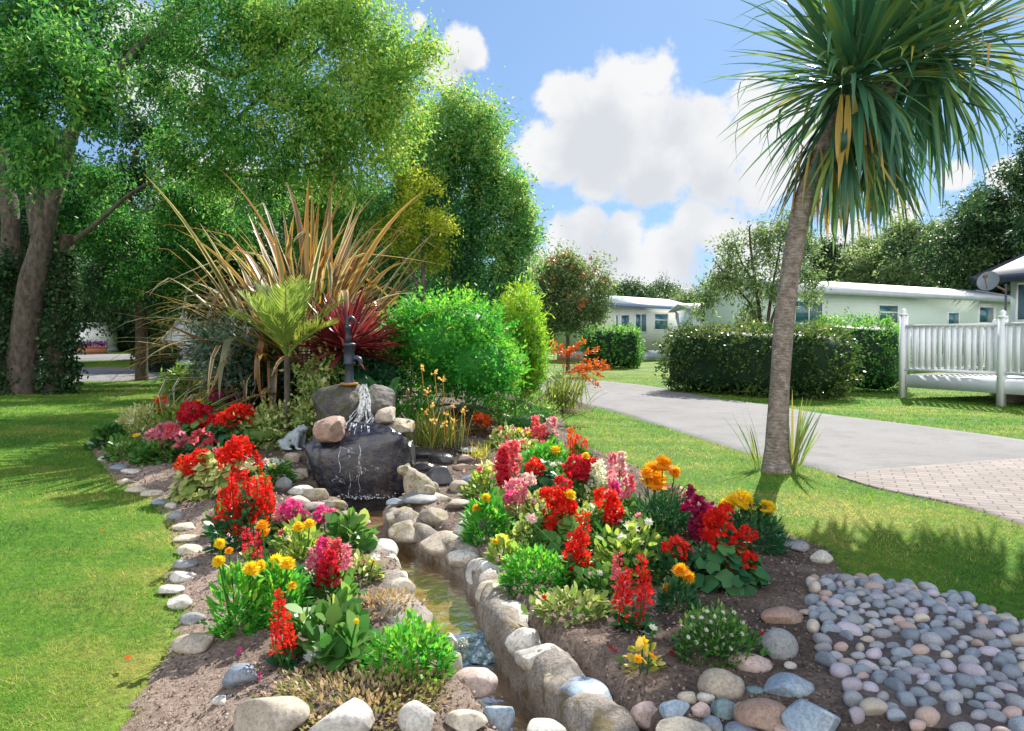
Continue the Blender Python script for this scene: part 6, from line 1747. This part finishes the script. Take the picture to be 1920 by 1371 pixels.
plant(SA, 'broad clump of bright red salvia in the middle of the left bed', (468, 1020), (120, 90), 'oval_dark', [(S_, 'red', 424, 955, 62), (S_, 'red', 440, 940, 66), (S_, 'scarlet', 456, 955, 70), (S_, 'red', 470, 935, 66), (S_, 'scarlet', 486, 950, 70), (S_, 'red', 500, 935, 56), (S_, 'scarlet', 448, 980, 56), (S_, 'red', 475, 980, 60), (S_, 'scarlet', 415, 945, 36), (S_, 'red', 510, 940, 46), (S_, 'red', 432, 975, 48), (S_, 'scarlet', 462, 972, 56), (S_, 'scarlet', 492, 968, 50)], .4)
plant(SA, 'single low red salvia in front of the broad red clump', (474, 1065), (40, 34), 'oval', [(S_, 'crimson', 470, 1024, 48), (S_, 'crimson', 482, 1030, 40)])
plant('petunia', 'hot pink petunia heads left of the pool stones', (548, 1015), (84, 60), 'oval', [(C_, 'magenta', 545, 956, 36), (C_, 'magenta', 560, 970, 30), (C_, 'magenta', 532, 978, 28), (C_, 'magenta', 540, 990, 26), (C_, 'pink', 524, 972, 22)], .55)
plant('petunia', 'paler pink petunia right of the hot pink one', (615, 1010), (70, 54), 'lime', [(C_, 'magenta', 606, 966, 28), (C_, 'pink', 622, 968, 24), (B_, 'white', 632, 978, 18)], .55)
plant(MA, 'yellow marigold on the bed border nearest the whitish edging stones', (452, 1180), (90, 130), 'fine_bright', [(M2, 'yellow', 412, 1020, 20), (M2, 'yellow', 411, 1054, 20), (M2, 'yellow', 470, 1070, 28), (M2, 'yellow', 487, 1062, 22), (M2, 'orange', 430, 1034, 14)], .5)
plant(MA, 'yellow marigold with two big heads in the middle of the front left bed', (520, 1165), (100, 115), 'fine_bright', [(M2, 'yellow', 520, 1054, 26), (M2, 'yellow', 538, 1060, 28), (M2, 'orange', 492, 988, 24), (M2, 'yellow', 548, 1100, 16)], .5)
plant(MA, 'small yellow marigold among pink petunias and red salvia', (570, 1055), (70, 52), 'lime', [(M2, 'yellow', 560, 990, 22), (M2, 'yellow', 580, 985, 20), (M2, 'orange', 498, 1000, 20), (M2, 'yellow', 596, 1020, 16)], .55)
plant('leafy_plant', 'light green broad leaved plant beside the mortared left bank', (652, 1030), (80, 70), 'broad', [], .55, 'plant')
plant(SN_, 'pink and crimson snapdragon in the front left bed by the left bank', (618, 1125), (100, 70), 'oval', [(A_, 'pink', 584, 1056, 34), (A_, 'magenta', 600, 1044, 44), (A_, 'rose', 618, 1050, 50), (A_, 'rose', 636, 1044, 44), (A_, 'crimson', 628, 1072, 46), (A_, 'pink', 650, 1048, 34), (A_, 'crimson', 606, 1082, 36), (A_, 'crimson', 640, 1078, 34)], .45)
plant('primula', 'large leaved green primula without flowers left of the rounded green mound', (618, 1215), (140, 96), 'broad', [], .5, 'plant')
plant('primula', 'smaller green primula clump at the front beside the red salvia', (640, 1240), (90, 50), 'broad', [(B_, 'yellow', 668, 1165, 10)], .45, 'plant')
plant(SA, 'front red salvia with two stacked spikes over the dark soil', (535, 1245), (44, 30), 'oval_dark', [(S_, 'red', 522, 1150, 58), (S_, 'scarlet', 546, 1192, 50), (S_, 'red', 530, 1212, 66), (S_, 'scarlet', 540, 1222, 56), (S_, 'red', 518, 1205, 44)], .3)
plant('alyssum', 'rounded bright green cushion plant beside the stream weir', (768, 1258), (150, 92), 'small', [], .5, 'plant')
plant('stonecrop', 'pinkish green stonecrop mat above the boulders at the front edge', (670, 1312), (290, 26), 'sedum', [], .5, 'ground cover')
plant('stonecrop', 'reddish stonecrop mat beside the left bank of the stream', (716, 1140), (130, 30), 'sedum', [], .62, 'ground cover')
plant('stonecrop', 'green stonecrop mat in front of the rounded green cushion plant', (770, 1282), (130, 20), 'sedum', [], .35, 'ground cover')
plant('dusty_miller', 'small silvery plant on dark soil beside the front red salvia', (592, 1245), (46, 22), 'silver', [], .5, 'plant')
plant('leafy_plant', 'low green leafy plant at the lawn side of the scarlet geraniums', (270, 862), (50, 30), 'oval', [(B_, 'red', 286, 852, 10)], .45, 'plant')

# right bed, from the back
plant('begonia', 'orange red begonia with bronze leaves in front of the heather cushion', (905, 815), (52, 34), 'bronze', [(C_, 'orange_red', 902, 786, 24), (C_, 'orange_red', 914, 792, 18)], .6)
plant(SN_, 'rose snapdragon at the back of the right bed beside the lawn', (1020, 850), (60, 40), 'oval', [(A_, 'rose', 1006, 806, 32), (A_, 'rose', 1018, 818, 28), (A_, 'pink', 1036, 806, 30), (A_, 'pale_pink', 1028, 802, 22)])
plant(SA, 'orange red salvia at the lawn side in the back of the right bed', (1080, 880), (64, 40), 'oval', [(S_, 'orange_red', 1070, 846, 38), (S_, 'scarlet', 1082, 850, 44), (S_, 'orange_red', 1076, 832, 40), (S_, 'scarlet', 1092, 846, 30), (B_, 'white', 1096, 862, 16)])
plant(MA, 'small yellow marigold in green leaves left of the orange red salvia', (1020, 890), (90, 62), 'fine_bright', [(M2, 'yellow', 1042, 847, 20), (B_, 'white', 990, 850, 12)], .45)
plant(GE, 'scarlet geranium with a single flat head in the back of the right bed', (1010, 935), (92, 66), 'round_dark', [(C_, 'scarlet', 1003, 877, 28)], .4)
plant(SN_, 'mixed rose snapdragon at the left side of the right bed', (958, 965), (78, 60), 'vari', [(A_, 'rose', 955, 872, 54), (A_, 'crimson', 944, 880, 44), (A_, 'rose', 966, 860, 40), (A_, 'pink', 934, 870, 30), (A_, 'pale_pink', 968, 848, 26), (A_, 'maroon', 942, 895, 34)], .5)
plant(GE, 'bright pink geranium above the small yellow marigolds', (968, 985), (70, 50), 'round_vari', [(C_, 'pink', 968, 916, 34), (C_, 'magenta', 956, 936, 28), (C_, 'pink', 974, 932, 24), (C_, 'pale_pink', 990, 900, 22)], .5)
plant(MA, 'yellow marigold beside the whitish boulder on the stream side', (912, 1010), (84, 86), 'fine_bright', [(M2, 'yellow', 911, 936, 20), (M2, 'orange', 895, 954, 16)], .4)
plant('leafy_plant', 'bronze and orange leafed plant right of the small stone stack', (920, 905), (66, 44), 'vari', [(B_, 'apricot', 912, 892, 14), (B_, 'orange_red', 930, 884, 12)], .65, 'plant')
plant(GE, 'crimson geranium group in the middle of the right bed near the lawn', (1090, 945), (96, 70), 'oval', [(C_, 'crimson', 1082, 876, 40), (C_, 'crimson', 1098, 884, 34), (C_, 'crimson', 1110, 872, 28), (C_, 'maroon', 1084, 896, 26), (M2, 'yellow', 1098, 856, 14)])
plant(SN_, 'white snapdragon behind the pink one by the lawn', (1128, 950), (76, 50), 'vari', [(A_, 'white', 1112, 896, 34), (A_, 'white', 1128, 888, 34), (A_, 'white', 1166, 890, 26)], .6)
plant(SN_, 'pale pink snapdragon nearest the lawn edge left of the orange marigolds', (1158, 955), (56, 46), 'oval', [(A_, 'pink', 1152, 876, 34), (A_, 'pale_pink', 1162, 870, 30), (A_, 'pink', 1168, 880, 24)], .55)
plant(SN_, 'deep pink snapdragon in front of the white one', (1165, 985), (80, 54), 'oval', [(A_, 'pink', 1146, 918, 36), (A_, 'magenta', 1160, 926, 32), (A_, 'pink', 1172, 920, 30), (A_, 'rose', 1182, 910, 26)], .5)
plant(GE, 'scarlet geranium with large round head in the heart of the right bed', (1052, 1030), (110, 84), 'round', [(C_, 'scarlet', 1050, 960, 46), (C_, 'scarlet', 1036, 984, 34), (C_, 'scarlet', 1060, 946, 32), (C_, 'scarlet', 1040, 930, 32), (C_, 'crimson', 1056, 908, 28), (C_, 'scarlet', 1024, 926, 22), (M2, 'yellow', 1068, 930, 22)], .5)
plant(GE, 'red geranium beside the deep pink snapdragon', (1146, 1020), (90, 74), 'round', [(C_, 'scarlet', 1136, 936, 38), (C_, 'scarlet', 1150, 950, 32), (C_, 'red', 1146, 972, 26), (C_, 'red', 1158, 966, 20)], .45)
plant(MA, 'orange marigold with four large heads at the lawn edge', (1240, 1020), (112, 110), 'fine', [(M2, 'orange', 1224, 884, 32), (M2, 'orange', 1242, 874, 32), (M2, 'orange', 1264, 886, 24), (M2, 'orange', 1228, 908, 40), (M2, 'orange', 1212, 890, 24)], .45)
plant(GE, 'pale pink geranium with one head right of the orange marigolds', (1272, 990), (56, 44), 'round', [(C_, 'pink', 1266, 930, 34), (C_, 'pale_pink', 1274, 926, 22)], .45)
plant(SN_, 'dark maroon and magenta snapdragon left of the big scarlet geranium', (1312, 1040), (86, 66), 'bronze', [(A_, 'maroon', 1308, 975, 56), (A_, 'maroon', 1324, 985, 54), (A_, 'magenta', 1332, 968, 30), (A_, 'maroon', 1292, 940, 40), (A_, 'magenta', 1310, 1002, 30), (A_, 'crimson', 1320, 990, 36)], .3)
plant(GE, 'big leaved geranium with broad scarlet fans beside the bare dark soil', (1362, 1100), (128, 90), 'round_dark', [(C_, 'scarlet', 1352, 994, 52), (C_, 'scarlet', 1342, 972, 34), (C_, 'scarlet', 1390, 1046, 42), (C_, 'scarlet', 1266, 1030, 40), (C_, 'scarlet', 1404, 1000, 26), (C_, 'scarlet', 1358, 960, 26)], .5)
plant(MA, 'yellow marigold with large heads at the back corner of the right bed', (1405, 1030), (110, 80), 'fine', [(M2, 'yellow', 1390, 942, 40), (M2, 'yellow', 1364, 952, 32), (M2, 'yellow', 1438, 955, 28), (M2, 'yellow', 1372, 940, 26)], .4)
plant(SA, 'tall red salvia with three spikes in front of the green cushion', (1082, 1090), (70, 50), 'oval', [(S_, 'scarlet', 1086, 1010, 66), (S_, 'red', 1068, 1048, 74), (S_, 'red', 1096, 1050, 76), (S_, 'scarlet', 1082, 1040, 64), (S_, 'red', 1074, 1068, 50), (S_, 'maroon', 1086, 1062, 44)], .4)
plant(SA, 'red salvia with two spikes at the front of the right bed', (1186, 1180), (60, 40), 'oval_dark', [(S_, 'rose', 1166, 1090, 66), (S_, 'scarlet', 1160, 1124, 70), (S_, 'red', 1206, 1092, 64), (S_, 'scarlet', 1172, 1110, 60), (S_, 'red', 1208, 1112, 52), (S_, 'crimson', 1198, 1150, 44)], .35)
plant('alyssum', 'rounded bright green cushion plant beside the stream wall in the right bed', (1002, 1100), (116, 76), 'small', [], .45, 'plant')
plant(MA, 'small yellow marigold between stream wall and green cushion', (945, 1050), (66, 40), 'lime', [(M2, 'yellow', 944, 1012, 18), (M2, 'yellow', 930, 1018, 14)], .55)
plant('petunia', 'white petunia with lime green leaves in the front of the right bed', (1180, 1085), (130, 96), 'lime', [(B_, 'white', 1182, 992, 28), (B_, 'white', 1166, 1010, 22), (B_, 'white', 1196, 1016, 20), (B_, 'pale_pink', 996, 974, 20), (B_, 'white', 1216, 980, 16)], .5)
plant('leafy_plant', 'mid green leafy plant without flowers between cushion and white petunia', (1130, 1060), (90, 70), 'oval', [], .45, 'plant')
plant('leafy_plant', 'dark green leafy plant behind the small orange marigold', (1250, 1090), (110, 70), 'oval_dark', [], .45, 'plant')
plant(MA, 'small orange marigold at the front of the right bed', (1272, 1140), (70, 56), 'fine', [(M2, 'orange', 1276, 1072, 28), (M2, 'orange', 1290, 1082, 22), (M2, 'orange', 1252, 1105, 20)], .4)
plant('lobelia', 'white flowered lobelia mound beside the brown pink cobble', (1345, 1225), (150, 86), 'tiny', [(B_, 'white', int(1345 + 60 * math.cos(i * 2.4) * (i / 34) ** .5), int(1185 + 44 * math.sin(i * 2.4) * (i / 34) ** .5), 8) for i in range(34)], .5)
plant('leafy_plant', 'low variegated plant in front of the tall red salvia', (1075, 1150), (130, 40), 'vari', [(B_, 'red', 1020, 1120, 9)], .5, 'plant')
plant('heuchera', 'yellow and orange leafed plant alone on the front soil of the right bed', (1205, 1258), (72, 62), 'gold', [(B_, 'yellow', 1204, 1205, 20), (B_, 'orange', 1222, 1232, 18), (B_, 'orange', 1196, 1236, 16), (B_, 'white', 1224, 1178, 14)], .7, 'plant')
plant('leafy_plant', 'light green leafy plant at the foot of the pink geranium', (1000, 1020), (80, 60), 'vari', [], .4, 'plant')

for (px, py, w, h, st_, hd, lab) in [
    (400, 905, 80, 60, 'vari', [(B_, 'white', 420, 870, 10)], 'creamy variegated plant between the two scarlet geranium columns on the left side'),
    (520, 905, 60, 40, 'oval', [], 'low green plant between the red salvia clump and the heaped pool stones'),
    (560, 1040, 90, 60, 'lime', [(B_, 'white', 540, 1010, 12), (B_, 'pale_pink', 575, 1012, 14)], 'lime green bedding plant between hot pink petunias and yellow marigolds'),
    (420, 1000, 60, 50, 'oval', [(B_, 'red', 405, 975, 14)], 'green bedding plant at the lawn side of the broad red salvia clump'),
    (680, 1085, 70, 44, 'vari', [(B_, 'white', 672, 1050, 10)], 'variegated plant between the crimson snapdragon and the left bank stones'),
    (590, 1100, 80, 50, 'oval_dark', [], 'dark green plant under the pink and crimson snapdragon'),
    (345, 800, 90, 44, 'lime', [(B_, 'white', 330, 784, 12), (B_, 'apricot', 345, 780, 12)], 'lime green plant in front of the apricot begonia'),
    (420, 815, 80, 40, 'oval', [], 'green leafy plant between the dark red and scarlet back geraniums'),
    (910, 930, 70, 50, 'lime', [(B_, 'apricot', 905, 900, 12)], 'lime green plant beside the stack of flat stones'),
    (985, 870, 80, 50, 'vari', [(B_, 'pale_pink', 980, 838, 12), (B_, 'white', 1000, 842, 10)], 'pale variegated plant behind the scarlet flat headed geranium'),
    (1010, 985, 80, 60, 'vari', [(B_, 'pale_pink', 1000, 940, 14), (B_, 'white', 1016, 950, 10)], 'creamy leafed plant between pink geranium and large scarlet geranium'),
    (1100, 1000, 80, 60, 'lime', [(B_, 'white', 1096, 958, 12), (B_, 'yellow', 1110, 950, 12)], 'lime green plant between the two scarlet geraniums in the heart of the right bed'),
    (1200, 1025, 90, 60, 'oval', [(B_, 'white', 1192, 975, 12)], 'fresh green plant in front of the orange marigold'),
    (1060, 910, 70, 44, 'oval', [(B_, 'yellow', 1060, 880, 12)], 'green plant left of the crimson geranium group'),
    (1310, 1075, 80, 50, 'oval_dark', [], 'dark green plant left of the big leaved geranium'),
    (1130, 1110, 90, 44, 'oval', [(B_, 'white', 1125, 1075, 10)], 'mid green plant right of the tall three spiked salvia'),
    (960, 840, 80, 36, 'vari', [(B_, 'rose', 950, 820, 12)], 'pale low plant in front of the twiggy shrub')]:
    rq = random.Random(px)
    hd = list(hd) + [(B_, rq.choice(['pale_pink', 'white', 'rose', 'pink', 'yellow']), px + rq.uniform(-.42, .42) * w, py - h * rq.uniform(.55, 1.05), rq.uniform(9, 14)) for _ in range(5 if st_ != 'oval_dark' else 2)]
    lab = lab.replace(' plant ', ' blooming plant ', 1)
    plant('bedding_plant', lab, (px, py), (w, h), st_, hd, .5, 'plant')

# dropped petals and leaves
def petals():
    for i, (px, py, c, lab) in enumerate([(195, 998, 'orange_red', 'orange red fallen leaf on the lawn'), (245, 1240, 'orange_red', 'rusty fallen leaf at the worn lawn edge'), (450, 1228, 'magenta', 'magenta petal on dark soil above the faceted slate stone'), (487, 1276, 'magenta', 'pink violet petal right of the faceted slate stone'),
                                          (416, 1134, 'magenta', 'small magenta petal by the marigold on the left soil'), (1150, 1225, 'red', 'red petal on the soil left of the yellow leafed plant'), (1255, 1228, 'red', 'red petal on the soil right of the yellow leafed plant'), (1425, 1192, 'red', 'red petal beside the dark grey boulder'), (1395, 1110, 'scarlet', 'scarlet petal on the lobelia edge below the geranium')]):
        p = GB(px, py) if i > 1 else G(px, py, .03)
        mb = MB(); P = np.zeros((3, 3)); mb.polys(leaf_polys(P, rdir(3) * [1, 1, .2], rdir(3) * .3 + [0, 0, 1], .028, .022, .2), .5)
        o = mb.build('fallen_petal', PM[c]); o.location = tuple(p + [0, 0, .012]); tag(o, lab, 'petal')
petals()
